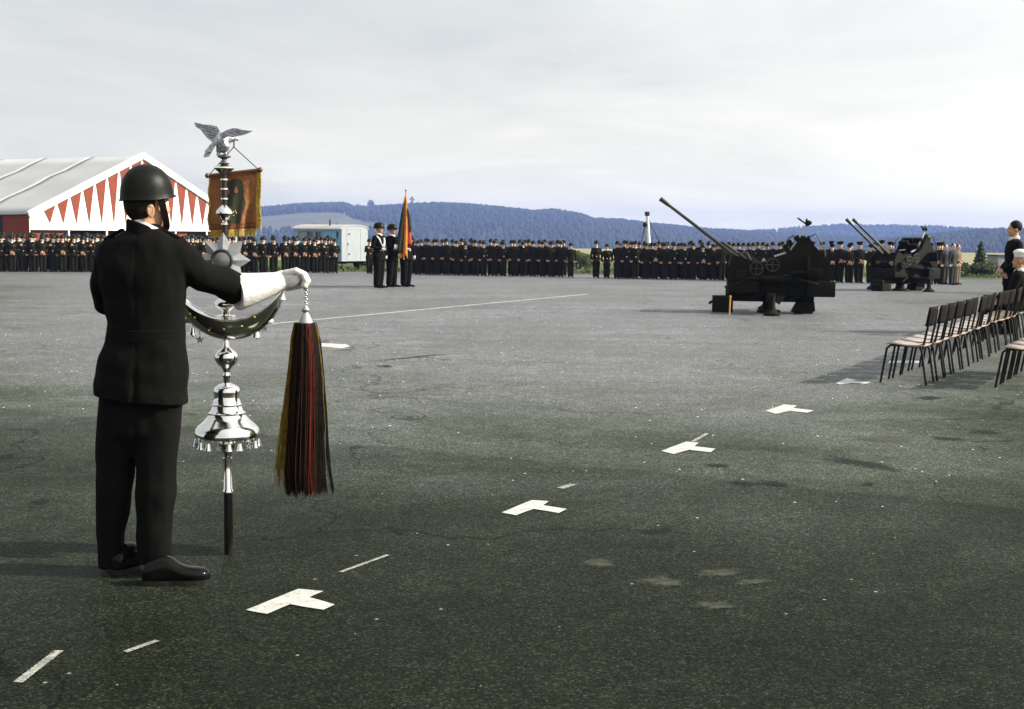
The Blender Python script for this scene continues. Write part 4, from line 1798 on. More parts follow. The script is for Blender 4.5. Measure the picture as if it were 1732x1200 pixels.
def make_gun(label):
    g = thing('anti_aircraft_gun', label, 'gun', group='twin-barrel guns on the square')
    bm = BM()
    box(bm, (0.2, 0, .52), (2.14, .62, .30), bevel=.03)
    box(bm, (1.0, 0, .52), (.56, 1.0, .32), bevel=.03)
    box(bm, (-.55, 0, .55), (.62, .9, .26), bevel=.03)
    beam(bm, (-.85, 0, .30), (.9, 0, .30), .22, .14)
    beam(bm, (0, -1.0, .34), (0, 1.0, .34), .18, .16)
    for x in (-.4, .4):
        beam(bm, (x, -.36, .28), (x + .25, -.36, .42), .05, .05)
    obj('chassis', bm, M_GUN, g)
    bm = BM()
    lathe(bm, [(.24, 0), (.24, .05), (.15, .07), (.12, .16), (.16, .38)], 18)
    obj('pedestal', bm, M_GUN, g)
    for x, y, w, hh in ((-.95, -.05, .42, .34), (.70, -.05, .36, .20), (0, -1.02, .30, .14), (0, 1.02, .30, .14)):
        bm = BM()
        if x < -.5:
            box(bm, (x, y, .17), (w, .40, .34), bevel=.02)
            beam(bm, (x - .28, y, .17), (x - .18, y, .24), .3, .04)
            lathe(bm, [(.045, 0), (.045, .16), (.07, .17), (.07, .20)], 10, c=(x + .1, y, .34))
        else:
            lathe(bm, [(w * .55, 0), (w * .55, .05), (.10, .09), (.06, hh), (.06, .40)], 14, c=(x, y, 0))
            if x > .5:
                prism(bm, [(.45, .03), (.92, .05), (.90, .24), (.55, .22)], .34, Matrix.Translation((0, y, 0)))
        obj('outrigger', bm, M_GUN, g)
    bm = BM()
    lathe(bm, [(.62, .66), (.66, .70), (.66, .74), (.5, .78), (.30, .80)], 26, c=(.1, 0, 0))
    obj('turntable', bm, M_GUN, g)
    for y in (-.42, .42):
        bm = BM()
        prism(bm, [(-.86, .60), (-.90, .98), (-.74, 1.19), (-.50, 1.10), (-.28, 1.02), (.05, 1.06), (.34, 1.24), (.50, 1.46), (.60, 1.60), (.66, 1.54), (.72, 1.60), (.80, 1.44), (1.0, 1.22), (1.16, 1.04), (1.18, .66)], .05, Matrix.Translation((0, y, 0)))
        obj('side_armour', bm, M_GUN, g, smooth=False)
    bm = BM()
    prism(bm, [(-.80, .92), (-.72, 1.16), (-.62, 1.14), (-.68, .9)], .80)
    obj('front_shield', bm, M_GUN, g, smooth=False)
    u = Vector((-1.51, 0, 1.125)).normalized()
    tr_ = Vector((-.15, 0, .74))
    bm = BM()
    beam(bm, tr_ - u * .45, tr_ + u * .62, .44, .24, up=(0, 1, 0))
    beam(bm, tr_ - u * .62, tr_ - u * .40, .5, .30, up=(0, 1, 0))
    obj('cradle', bm, M_GUN2, g)
    for y in (-.12, .12):
        bm = BM()
        tube(bm, [tr_ + u * .55 + Vector((0, y, 0)), tr_ + u * 1.1 + Vector((0, y, 0)), tr_ + u * 1.15 + Vector((0, y, 0)), tr_ + u * 2.45 + Vector((0, y, 0))], [.054, .048, .037, .029], 12)
        b = obj('barrel', bm, M_GUN2, g)
        bm = BM()
        e = tr_ + Vector((0, y, 0))
        tube(bm, [e + u * 2.42, e + u * 2.46, e + u * 2.66], [.031, .038, .048], 12)
        obj('muzzle_brake', bm, M_GUN2, b)
        bm = BM()
        tube(bm, [e + u * .45 + Vector((0, 0, .10)), e + u * 1.05 + Vector((0, 0, .08))], .032, 8)
        obj('recoil_cylinder', bm, M_GUN2, b)
    for k in range(4):
        bm = BM()
        box(bm, (.36 + .11 * k, (-.22, .22, -.2, .2)[k], 1.22 + .09 * min(k, 2)), (.09, .30, .42), rot=Euler((0, R(-28), 0)).to_matrix(), bevel=.01)
        obj('ammunition_box', bm, M_GUN, g)
    bm = BM()
    pts = [(.06, -.30, 1.17), (.36, -.30, 1.27), (.62, -.30, 1.68), (.68, -.30, 1.82)]
    for a, b in zip(pts[:-1], pts[1:]):
        beam(bm, a, b, .045, .035)
    sa = obj('sight_arm', bm, mat('grey_sight_metal', (0.42, 0.44, 0.47), .4, metal=.3), g)
    bm = BM()
    for k in range(16):
        a0, a1 = k * math.pi / 8, (k + 1) * math.pi / 8
        beam(bm, (.68, -.30 + .07 * math.cos(a0), 1.86 + .07 * math.sin(a0)), (.68, -.30 + .07 * math.cos(a1), 1.86 + .07 * math.sin(a1)), .03, .02)
    beam(bm, (.50, -.30, 1.95), (.72, -.30, 1.80), .04, .03)
    ell(bm, (.72, -.30, 1.85), (.08, .05, .06), sub=1)
    obj('sight_ring', bm, M_GUN, sa)
    bm = BM()
    box(bm, (.52, -.62, .86), (.34, .32, .06), bevel=.02)
    box(bm, (.70, -.62, 1.02), (.05, .32, .30), bevel=.02)
    beam(bm, (.52, -.62, .84), (.45, -.5, .64), .06, .06)
    obj('seat', bm, M_GUN, g)
    bm = BM()
    tube(bm, [(-.86, -.46, .98), (-.80, -.50, 1.22), (-.5, -.50, 1.24), (-.42, -.47, 1.10)], .014, 7)
    tube(bm, [(.72, -.46, 1.56), (.86, -.48, 1.64), (1.02, -.48, 1.36), (1.06, -.46, 1.18)], .014, 7)
    tube(bm, [(.30, .46, 1.22), (.38, .5, 1.52), (.50, .5, 1.60)], .014, 7)
    obj('grab_rail', bm, M_GUN2, g)
    bm = BM()
    tube(bm, [(-.70, -.47, .62), (-.40, -.50, .74), (-.05, -.49, .66), (.30, -.52, .80), (.62, -.49, .70), (.95, -.52, .62)], .016, 7)
    obj('cable', bm, M_TIRE, g)
    for x, z, w in ((.86, .84, .30), (-.60, .78, .22)):
        bm = BM()
        box(bm, (x, -.50, z), (w, .12, .18), bevel=.012)
        beam(bm, (x - .04, -.565, z + .02), (x + .04, -.565, z + .02), .02, .03)
        obj('tool_box', bm, M_GUN, g)
    bm = BM()
    for k in range(9):
        for y in (-.447, .447):
            ell(bm, (-.78 + .22 * k, y, .69), (.016, .008, .016), sub=1)
    bo__ = obj('bolts', bm, M_GUN2, g)
    bo__['kind'] = 'stuff'
    for x, z in ((.02, 1.0), (-.30, .92)):
        bm = BM()
        c = Vector((x, -.52, z))
        for k in range(14):
            a0, a1 = k * math.pi / 7, (k + 1) * math.pi / 7
            beam(bm, c + Vector((.13 * math.cos(a0), 0, .13 * math.sin(a0))), c + Vector((.13 * math.cos(a1), 0, .13 * math.sin(a1))), .025, .025, up=(0, 1, 0))
        beam(bm, c - Vector((.13, 0, 0)), c + Vector((.13, 0, 0)), .02, .02)
        beam(bm, c - Vector((0, 0, .13)), c + Vector((0, 0, .13)), .02, .02, up=(1, 0, 0))
        tube(bm, [c, c + Vector((0, .1, 0))], .02, 8)
        obj('handwheel', bm, M_GUN2, g)
    return g


gun = make_gun('nearer dark twin-barrel anti-aircraft gun with barrels raised to the left')
gun.location = ground(1300, 529)
gun.rotation_euler = (0, 0, R(-8))
g2p = ground(1522, 492)
gun2 = dup(gun, g2p, R(36), 'farther dark twin-barrel anti-aircraft gun, in front of the men in caps')
piv = Vector((-.15, 0, .74))
for ch in gun2.children:                         # the far gun is laid a little lower
    if ch.name.split('.')[0] in ('cradle', 'barrel'):
        ch.matrix_local = Matrix.Translation(piv) @ Matrix.Rotation(R(-6), 4, 'Y') @ Matrix.Translation(-piv)
sp = ground(1233.5, 534)
bm = BM()
tube(bm, [(0, 0, 0), (0.01, 0, .36)], .016, 8)
ell(bm, (.01, 0, .375), (.026, .026, .026), sub=1)
st_ = obj('marker_stake', bm, mat('yellow_stake_paint', (0.48, 0.28, 0.05), .6, var=.2))
st_.location = sp
tag(st_, 'thin yellow marker stake in front of the near gun box', 'stake')

# ------------------------------------------------------------------ chairs in a row
CF = Vector((-.866, .5, 0))                       # where the sitters look
CR = Vector((.5, .866, 0))                        # along the row
CHROT = R(240)
M_CHW = mat('varnished_seat_wood', (0.36, 0.25, 0.18), 0.32, var=.18, scale=5, stretch=(1, 8, 1), coat=.4)
M_CHB = mat('dark_backrest_wood', (0.0085, 0.0065, 0.004), 0.8, spec=.1, var=.2, scale=5, stretch=(1, 8, 1))
M_CHF = mat('black_tube_steel', (0.006, 0.006, 0.0055), 0.6, spec=.2)


def make_chair(label):
    t = thing('chair', label, 'chair', group='stacking chairs in the row')
    bm = BM()
    g = []
    n = 10
    for j in range(n + 1):
        y = -.20 + .40 * j / n
        z = .438 + .012 * math.cos(j / n * math.pi * 1.2 + .4) - (.012 if j == 0 else 0)
        g.append([bm.verts.new((x, y, z - .008 * math.cos(x / .2 * 1.4))) for x in np.linspace(-.20, .20, 9)])
    for a, b in zip(g[:-1], g[1:]):
        for i in range(8):
            bm.faces.new((a[i], a[i + 1], b[i + 1], b[i]))
    s = obj('seat', bm, M_CHW, t)
    md = s.modifiers.new('t', 'SOLIDIFY')
    md.thickness = .014
    bm = BM()
    g = []
    for j in range(7):
        z = .635 + .205 * j / 6
        g.append([bm.verts.new((x, .215 + .035 * (j / 6) - .030 * (x / .2) ** 2 + .03, z)) for x in np.linspace(-.205, .205, 11)])
    for a, b in zip(g[:-1], g[1:]):
        for i in range(10):
            bm.faces.new((a[i], b[i], b[i + 1], a[i + 1]))
    s = obj('backrest', bm, M_CHB, t)
    md = s.modifiers.new('t', 'SOLIDIFY')
    md.thickness = .013
    for sx in (-1, 1):
        bm = BM()
        tube(bm, [(.185 * sx, -.165, .405), (.187 * sx, -.195, .38), (.19 * sx, -.25, 0)], .0125, 8)
        obj('leg', bm, M_CHF, t)
        bm = BM()
        tube(bm, [(.185 * sx, .15, .41), (.187 * sx, .175, .36), (.195 * sx, .235, 0)], .0125, 8)
        obj('leg', bm, M_CHF, t)
        bm = BM()
        tube(bm, [(.185 * sx, -.165, .415), (.185 * sx, .16, .415), (.185 * sx, .19, .43), (.185 * sx, .225, .62), (.185 * sx, .245, .80)], .0125, 8)
        obj('back_post', bm, M_CHF, t)
    bm = BM()
    tube(bm, [(-.185, -.15, .415), (.185, -.15, .415)], .011, 8)
    tube(bm, [(-.185, .13, .415), (.185, .13, .415)], .011, 8)
    obj('crossbar', bm, M_CHF, t)
    return t


c0 = ground(1489, 647) - CF * .25 + CR * .19
chair = make_chair('first empty chair of the row, nearest the camera')
chair.location = (c0.x, c0.y, gz(c0.y))
chair.rotation_euler = (0, 0, CHROT)
NCH = 20
seat_pos = [c0]
for k in range(1, NCH):
    p = c0 + CR * (.50 * k)
    seat_pos.append(p)
    if k < 12:
        lab = '%s empty chair along the row counting from the camera' % ORD[k]
    else:
        lab = '%s chair along the row, at its far end with the seated men' % ORD[k]
    dup(chair, (p.x + jit(.012), p.y + jit(.012), gz(p.y)), CHROT + jit(.06), lab)
b0 = ground(1683, 656) - CF * .25 + CR * .19
for k in range(4):
    p = b0 + CR * (.50 * k)
    dup(chair, (p.x, p.y, gz(p.y)), CHROT + jit(.03), '%s chair of the second row, cut by the right edge' % ORD[k], 'chairs of the second row')

# seated and standing men at the far end of the row
POSE_SIT = dict(sit=True, pelvis=(0, .02, .50), lean=-.05, knee={-1: (-.12, -.42, .50), 1: (.12, -.42, .50)}, ankle={-1: (-.12, -.42, .10), 1: (.12, -.40, .10)},
                elbow={-1: (-.25, -.06, 1.16), 1: (.25, -.06, 1.16)}, hand={-1: (-.12, -.32, 1.06), 1: (.12, -.30, 1.06)})
sit_me, sit_hd = make_body(POSE_SIT, .010, [M_UNI, M_SKIN, M_LEATHER])
M_CAPW = mat('white_cap_cloth', (0.78, 0.76, 0.72), .7, var=.05)
bm = BM()
lathe(bm, [(.090, .0), (.094, .02), (.098, .05), (.112, .075), (.112, .09), (.09, .115), (.05, .13), (.01, .135)], 20)
capw = bpy.data.meshes.new('white_cap')
bm.to_mesh(capw)
bm.free()
capw.polygons.foreach_set('use_smooth', [True] * len(capw.polygons))
capw.materials.append(M_CAPW)
for k, cap, lab in ((9, None, 'bareheaded man in dark suit seated nearest the empty chairs'), (12, 'white', 'seated man in white peaked cap below the standing officer'),
                    (13, 'dark', 'seated man in dark cap right of the white cap, at the picture edge'), (14, None, 'bareheaded man seated behind the white cap, at the picture edge')):
    if k == 9:
        continue
    p = seat_pos[k + 3]
    o = bpy.data.objects.new('person', sit_me)
    COL.objects.link(o)
    o.location = (p.x, p.y, gz(p.y) - .005)
    o.rotation_euler = (0, 0, CHROT + jit(.06))
    tag(o, lab, 'person', 'men seated at the end of the row')
    if cap == 'white':
        share('peaked_cap', capw, M_CAPW, o, sit_hd + Vector((0, .01, .065)))
    elif cap == 'dark':
        share('peaked_cap', CAP_ME, M_UNI2, o, sit_hd + Vector((0, .01, .065)))
    else:
        bmh = BM()
        ell(bmh, sit_hd + Vector((0, .03, .055)), (.083, .096, .094), sub=2)
        obj('hair', bmh, M_HAIR, o)
    share('collar', SCARF_ME, M_SCARF, o, sit_hd + Vector((0, .012, -.165)))
stp = onground(1708, 20.6)
me, hd = make_body(POSE_FRONT, .009, [M_UNI, M_SKIN, M_LEATHER])
so = bpy.data.objects.new('person', me)
COL.objects.link(so)
so.location = stp
so.rotation_euler = (0, 0, R(-95))
so.scale = (1.04,) * 3
tag(so, 'bareheaded man with white collar standing above the seated men at right', 'person')
share('collar', SCARF_ME, M_SCARF, so, hd + Vector((0, .012, -.155)))
bmh = BM()
ell(bmh, hd + Vector((0, .022, .050)), (.086, .100, .100), sub=3)
obj('hair', bmh, M_HAIR, so)
# gun crewman seated behind the far gun
o = bpy.data.objects.new('person', sit_me)
COL.objects.link(o)
gp = onground(1560, g2p.y + .4)
o.location = (gp.x, gp.y, gp.z + .30)
o.rotation_euler = (0, 0, R(-70))
tag(o, 'helmeted gunner seated high on the far gun', 'person')
share('helmet', HELM_ME, M_HELM, o, sit_hd + Vector((0, .01, .045)))
share('collar', SCARF_ME, M_SCARF, o, sit_hd + Vector((0, .012, -.165)))

# ------------------------------------------------------------------ the bearer in the foreground
SY = 5.62
PXM = SY / F                                        # metres per photograph pixel at his depth


def S(px, py, dy=0.0):
    return at(px, py, SY + dy)


foot = ground(250, 975)
FD = Vector((.766, .643, 0))
RV = Vector((.643, -.766, 0))
HC = S(247, 346)
HROT = Matrix((RV, FD, Vector((0, 0, 1)))).transposed()      # local x = his right, y = forward
body = BM()


def hloc(x, y, z):
    return HC + RV * x + FD * y + Vector((0, 0, z))


ell(body, hloc(0, -.004, .026), (.072, .092, .104), rot=HROT, sub=3)
ell(body, hloc(0, .026, -.045), (.060, .066, .072), rot=HROT, sub=3)
ell(body, hloc(0, .082, -.098), (.026, .018, .020), rot=HROT, sub=2)
ell(body, hloc(0, .098, -.022), (.012, .020, .024), rot=HROT, sub=2)
ell(body, hloc(0, .100, -.034), (.017, .012, .010), rot=HROT, sub=2)
ell(body, hloc(0, .088, .022), (.048, .014, .010), rot=HROT, sub=2)
ell(body, hloc(0, .090, -.062), (.022, .010, .006), rot=HROT, sub=2)
ell(body, hloc(0, .089, -.073), (.019, .009, .006), rot=HROT, sub=2)
for s in (-1, 1):
    ell(body, hloc(.074 * s, -.012, -.028), (.009, .021, .034), rot=HROT @ Euler((R(10), 0, R(-18) * s)).to_matrix(), sub=2)
    ell(body, hloc(.076 * s, -.010, -.056), (.008, .010, .010), rot=HROT, sub=2)
    ell(body, hloc(.045 * s, .058, -.035), (.022, .026, .024), rot=HROT, sub=2)
tube(body, [S(243, 404), S(245, 384), hloc(0, -.012, -.06)], [.064, .058, .056], 16)
loft(body, [(S(238, 660), .15, .11), (S(240, 560), .135, .10), (S(242, 470), .17, .11), (S(246, 420), .165, .09), (S(245, 396), .075, .065)], 20)
tube(body, [S(296, 428), S(338, 466, .07), S(375, 475, .16), S(403, 490, .23), S(470, 480, .36)], [.060, .055, .050, .045, .034], 12, dome=True)
tube(body, [S(188, 428), S(180, 505, .10), S(250, 520, .30)], [.060, .050, .038], 12, dome=True)
tube(body, [S(203, 660), S(195, 790, .01), S(190, 950, .04)], [.085, .062, .045], 12, dome=True)
tube(body, [S(270, 660), S(264, 790, -.02), S(262, 950, -.03)], [.085, .062, .045], 12, dome=True)
bme = remesh(body, .0065, 4, .5)
for p_ in bme.polygons:
    p_.use_smooth = True
for v in bme.vertices:                              # ear hollow
    q = v.co - hloc(.074, -.012, -.028)
    if abs(q.dot(RV)) < .02 and (q.dot(FD) / .012) ** 2 + (q.z / .020) ** 2 < 1 and q.dot(RV) > .002:
        v.co -= RV * .006
bearer = bpy.data.objects.new('person', bme)
COL.objects.link(bearer)
bme.materials.append(M_SKIN)
tag(bearer, 'helmeted soldier in dark dress uniform seen from behind, steadying the silver bell staff', 'person')

# hair and eyes
bm = BM()
ell(bm, hloc(0, -.028, .010), (.074, .074, .094), rot=HROT, sub=3)
for s in (-1, 1):
    ell(bm, hloc(.060 * s, -.018, .010), (.018, .040, .045), rot=HROT, sub=2)
hme = remesh(bm, .006, 3)
for v in hme.vertices:
    v.co += v.normal * .002 * mnoise.noise(Vector((v.co.x * 90, v.co.y * 90, v.co.z * 18)))
obj('hair', hme, M_HAIR, bearer)
for s in (-1, 1):
    bm = BM()
    ell(bm, hloc(.030 * s, .0755, .002), (.0095, .0095, .0095), sub=2)
    obj('eye', bm, mat('eye_white', (0.30, .27, .24), .3), bearer)

# helmet
bm = BM()
prof = [(1.015, -.27), (1.035, -.26), (1.012, -.16), (1.0, .0), (.985, .18), (.945, .36), (.87, .53), (.76, .68), (.60, .82), (.40, .925), (.18, .985), (.02, 1.0)]
lathe(bm, prof, 48)
for v in bm.verts:
    t = max(0.0, (.05 - v.co.z)) / .33
    fwd = v.co.y
    v.co.x *= .098
    v.co.y *= .118
    v.co.z *= .130
    if t > 0:
        v.co.z += .022 * t * max(0, fwd) + .004 * t - .006 * t * max(0, -fwd)
        v.co.y += .010 * t * (1 if fwd > .3 else 0)
    v.co = HROT @ v.co
    v.co += hloc(0, .004, .050)
    v.co += (v.co - hloc(0, 0, .05)) * .006 * mnoise.noise(v.co * 14)
hel = obj('helmet', bm, M_HELM, bearer)
bm = BM()
rim = []
for k in range(49):
    a = 2 * math.pi * k / 48
    fwd = math.sin(a)
    q = Vector((math.cos(a) * .098 * 1.035, fwd * .118 * 1.035 + (.010 if fwd > .3 else 0), -.26 * .130 + .022 * max(0, fwd) + .004 - .006 * max(0, -fwd)))
    rim.append(HROT @ q + hloc(0, .004, .050))
tube(bm, rim, .0032, 6)
obj('helmet_rim', bm, M_HELM, hel)
# chin strap
bm = BM()
strap = []
for k in range(13):
    a = -math.pi / 2 + math.pi * k / 12
    strap.append(hloc(.083 * math.sin(a) * (1 if abs(math.sin(a)) > .4 else 1), .032 + .052 * math.cos(a), .030 - .148 * math.cos(a) ** .8 if abs(math.cos(a)) > 1e-6 else .03))
for a, b in zip(strap[:-1], strap[1:]):
    beam(bm, a, b, .006, .030, up=(FD + Vector((0, 0, .25))))
obj('chin_strap', bm, M_LEATHER, bearer)

# white collar band
bm = BM()
lathe(bm, [(.066, -.022), (.073, -.018), (.072, .012), (.067, .020), (.060, .018), (.060, -.02)], 30)
tilt = Matrix.Rotation(R(24), 3, Vector((0, 1, 0))) @ Matrix.Rotation(R(-8), 3, Vector((1, 0, 0)))
for v in bm.verts:
    v.co = tilt @ v.co + S(247, 386) + Vector((.004, 0, 0))
obj('collar', bm, M_SCARF, bearer)

# tunic
bm = BM()
trows = [(676, 161, 317, .155), (640, 163, 317, .152), (605, 169, 316, .147), (580, 178, 313, .138), (562, 184, 311, .132), (545, 183, 312, .131), (520, 178, 313, .134),
         (490, 172, 315, .138), (460, 168, 317, .138), (440, 166, 320, .130), (422, 172, 317, .120), (408, 186, 306, .105), (396, 206, 291, .085), (387, 219, 276, .075), (377, 222, 268, .070)]
rows = []
for py, xl, xr, hd_ in trows:
    c = S((xl + xr) / 2, py)
    rows.append((c, (xr - xl) / 2 * PXM, hd_))
loft(bm, rows, 40, 2.25)
tube(bm, [S(292, 430), S(316, 448, .03), S(338, 466, .07), S(375, 475, .16), S(403, 491, .23)], [.092, .080, .071, .071, .075], 22, dome=False)
ell(bm, S(292, 428), (.085, .085, .075), sub=3)
tube(bm, [S(193, 432), S(178, 470, .03), S(180, 512, .12), S(215, 522, .24)], [.078, .070, .064, .058], 18, dome=True)
ell(bm, S(192, 428), (.075, .085, .070), sub=3)
tme = remesh(bm, .0075, 5, .5)
wrinkle(tme, .010, 13, 5)
for v in tme.vertices:                               # vent and hem of the skirt, hem lower at the right
    c = v.co
    k = max(0.0, (S(240, 600).z - c.z) / .28)
    c.z -= k * .030 * ((c.x - S(240, 600).x) / .2)
    if k > 0 and c.y < SY:
        q = (c.x - S(243, 640).x)
        c.y += .012 * k * math.exp(-(q / .012) ** 2)
    # back seam and belt line
    q = c.x - S(243, 500).x
    if c.y < SY:
        c.y += .0025 * math.exp(-(q / .006) ** 2)
tunic = obj('tunic', tme, M_UNI, bearer)
bm = BM()
c = S(248, 566)
hw_ = 127 / 2 * PXM
loft(bm, [(c + Vector((0, 0, z)), hw_ + e, .134 + e) for z, e in ((-.027, -.004), (-.024, .003), (.024, .003), (.027, -.004))], 44, 2.25)
belt = obj('belt', bm, M_UNI, bearer)
bm = BM()                                            # stand-up collar of the tunic, lower towards the throat at right
lathe(bm, [(.083, -.045), (.081, -.01), (.0765, .012), (.073, .014), (.070, -.01), (.074, -.045)], 36)
for v in bm.verts:
    k = v.co.x * .8 + v.co.y * .3
    v.co.z += -.44 * k - .006
    v.co += S(245, 384)
obj('tunic_collar', bm, M_UNI, tunic)
for x in (178, 305):                                 # shoulder straps
    bm = BM()
    a = S(x, 412 if x > 200 else 414)
    b_ = S(x + (30 if x < 200 else -30), 396)
    beam(bm, a + Vector((0, 0, .022)), b_ + Vector((0, 0, .020)), .045, .010)
    obj('shoulder_strap', bm, M_UNI, tunic)

# trousers: each leg, then seat
bm = BM()
Lr = [(640, 172, 246), (680, 166, 240), (720, 165, 236), (760, 164, 232), (800, 163.5, 228), (850, 163, 220), (900, 164, 211), (930, 166, 208), (958, 167, 212)]
Rr = [(640, 232, 312), (680, 231, 307), (720, 231, 304), (760, 230, 301), (800, 229, 299), (850, 231, 296), (900, 232, 293), (925, 233, 291), (952, 235, 291)]
loft(bm, [(S((a + b) / 2, y, .03 * (y - 640) / 300), (b - a) / 2 * PXM, .100 - .025 * (y - 640) / 320) for y, a, b in reversed(Lr)], 26, 2.1)
loft(bm, [(S((a + b) / 2, y, -.03 * (y - 640) / 300), (b - a) / 2 * PXM, .100 - .025 * (y - 640) / 320) for y, a, b in reversed(Rr)], 26, 2.1)
loft(bm, [(S(240, 770), .10, .06), (S(240, 730), .165, .105), (S(240, 640), .175, .11)], 26, 2.3)
pme = remesh(bm, .0075, 4, .5)
wrinkle(pme, .011, 9, 6, 9.0)
obj('trousers', pme, M_UNI, bearer)


def shoe(heel, d, ln=.31, parent=None):
    d = Vector(d).normalized()
    s = Vector((-d.y, d.x, 0))
    bm = BM()
    secs = [(-.012, .020, .055), (0, .034, .075), (.04, .040, .095), (.085, .041, .112), (.125, .043, .105), (.16, .047, .080), (.20, .051, .062), (.245, .050, .056), (.28, .040, .050), (.302, .022, .038), (.310, .008, .022)]
    rings = []
    for t, w, h in secs:
        ring = []
        for k in range(16):
            a = 2 * math.pi * k / 16
            x = math.copysign(abs(math.cos(a)) ** .8, math.cos(a)) * w
            z = h * (.5 + .5 * math.sin(a)) if math.sin(a) > 0 else h * .5 * (1 + max(math.sin(a) * 1.5, -1))
            ring.append(bm.verts.new(heel + d * (t * ln / .31) + s * x + Vector((0, 0, z + .018))))
        rings.append(ring)
    for A, B in zip(rings[:-1], rings[1:]):
        for k in range(16):
            bm.faces.new((A[k], A[(k + 1) % 16], B[(k + 1) % 16], B[k]))
    bm.faces.new(rings[0])
    bm.faces.new(rings[-1])
    bmesh.ops.recalc_face_normals(bm, faces=bm.faces[:])
    bmesh.ops.subdivide_edges(bm, edges=bm.edges[:], cuts=1, smooth=.6, use_grid_fill=True)
    sh = obj('shoe', bm, M_LEATHER, parent)
    bm = BM()
    out = []
    for t, w in ((-.014, .018), (0, .034), (.06, .042), (.12, .042), (.20, .053), (.25, .052), (.285, .040), (.310, .016)):
        out.append((t * ln / .31, w))
    lo = [heel + d * t + s * w for t, w in out] + [heel + d * t - s * w for t, w in reversed(out)]
    A = [bm.verts.new(p) for p in lo]
    B = [bm.verts.new(p + Vector((0, 0, .022))) for p in lo]
    bm.faces.new(A)
    bm.faces.new(B)
    for k in range(len(lo)):
        bm.faces.new((A[k], A[(k + 1) % len(lo)], B[(k + 1) % len(lo)], B[k]))
    bmesh.ops.recalc_face_normals(bm, faces=bm.faces[:])
    obj('sole', bm, M_WOODBLK, sh, smooth=False)
    return sh


hr = ground(250, 989)
hl = ground(197, 972)
shoe(Vector((hr.x - .012, hr.y, 0)), (1, .14, 0), .285, bearer)
shoe(Vector((hl.x, hl.y, 0)), (.42, .9, 0), .285, bearer)

# gauntlet and gloved hand
bm = BM()
tube(bm, [S(399, 494, .215), S(402, 493.5, .22), S(425, 489, .27), S(450, 483, .315), S(470, 478, .35), S(478, 476, .36)], [.089, .090, .076, .062, .050, .046], 30)
gl = obj('gauntlet', bm, M_WHITE, bearer)
HY = .37
bm = BM()


def Hh(px, py, dy):
    return S(px, py, HY + dy)


ell(bm, Hh(499, 470, 0), (.040, .044, .030), rot=Euler((0, R(12), 0)).to_matrix(), sub=3)
ell(bm, Hh(487, 470, 0), (.050, .046, .040), rot=Euler((0, R(-8), 0)).to_matrix(), sub=3)
tube(bm, [Hh(466, 477, -.01), Hh(480, 473, 0)], [.045, .046], 16, dome=True)
fingers = [(-.036, .0140, .86), (-.012, .0155, 1.03), (.013, .0160, 1.10), (.036, .0150, 1.0)]
for dy, r, l in fingers:
    tube(bm, [Hh(484, 463, dy * .8), Hh(501, 459, dy), Hh(501 + 13 * l, 463 + 2 * l, dy), Hh(501 + 18 * l, 473 + 2 * l, dy * .95), Hh(501 + 14 * l, 482 + 2 * l, dy * .9)], [r * 1.15, r * 1.15, r * 1.05, r, r * .85], 12, dome=True)
ell(bm, Hh(490, 474, -.030), (.046, .018, .036), rot=Euler((0, R(8), 0)).to_matrix(), sub=3)
ell(bm, Hh(481, 479, -.012), (.036, .034, .034), sub=3)
tube(bm, [Hh(478, 483, .040), Hh(488, 487, .048), Hh(500, 485, .040), Hh(511, 483, .028)], [.020, .018, .0155, .013], 12, dome=True)
gme = remesh(bm, .0032, 3, .5)
for v in gme.vertices:
    v.co += v.normal * .0016 * mnoise.noise(v.co * 55)
obj('glove', gme, M_WHITE, gl)

# ------------------------------------------------------------------ silver bell staff
pb = ground(387, 938)
PY = pb.y
PM = PY / F
AX = pb.x                                          # the staff stands upright on the ground


def pz(py, px=378):
    return at(px, py, PY).z


def SP(px, py, dy=0.0):
    """Point near the staff; px read from its own centre line so that it follows the upright axis."""
    p = at(px, py, PY + dy)
    return p


stf = thing('bell_staff', 'tall silver bell staff with eagle, star, crescent and hanging bells beside the bearer', 'staff', (AX, PY, 0))
OFF = Vector((AX, PY, 0))


def prof_px(rows):
    return [(r * PM, pz(y)) for y, r in rows]


bm = BM()
lathe(bm, prof_px([(938.5, 6.2), (936, 7.4), (834, 7.4), (833, 7.6)][::1]), 20)
obj('wooden_shaft', bm, M_WOODBLK, stf)
bm = BM()
lathe(bm, prof_px([(834, 7.6), (833, 9), (829, 9), (827, 7.4), (781, 6.8), (780, 8.2), (775, 8.2), (773, 6.0), (768, 6.5), (760, 11), (752, 14.5), (745, 14), (741, 11), (739, 5)]), 28)
obj('lower_tube', bm, M_SILVER, stf)
bm = BM()
lathe(bm, prof_px([(741, 4), (739, 50), (736, 55), (732, 56), (728, 54), (724, 53), (718, 47), (710, 38), (704, 33), (700, 31), (698, 31.5), (694, 27), (686, 24.5), (684, 25.5), (682, 23.5), (668, 21.5), (664, 22.5), (660, 22.5), (655, 20), (651, 14), (648, 7), (647, 4)]), 48)
bell = obj('bell_canopy', bm, M_SILVER, stf)
bm = BM()
lathe(bm, prof_px([(648, 5.5), (640, 5.2), (637, 7), (634, 7), (631, 5.2), (626, 6), (621, 9), (616, 15), (610, 19), (604, 20), (598, 18), (593, 13), (589, 7), (586, 5), (574, 5)]), 32)
obj('ball', bm, M_SILVER, stf)
bm = BM()
lathe(bm, prof_px([(545, 5), (538, 7), (536, 16), (534, 17), (532, 7), (527, 7.5), (524, 12), (520, 17.5), (516, 19.5), (511, 18.5), (506, 13), (502, 6), (500, 4.6), (470, 4.6)]), 32)
obj('ball', bm, M_SILVER, stf)
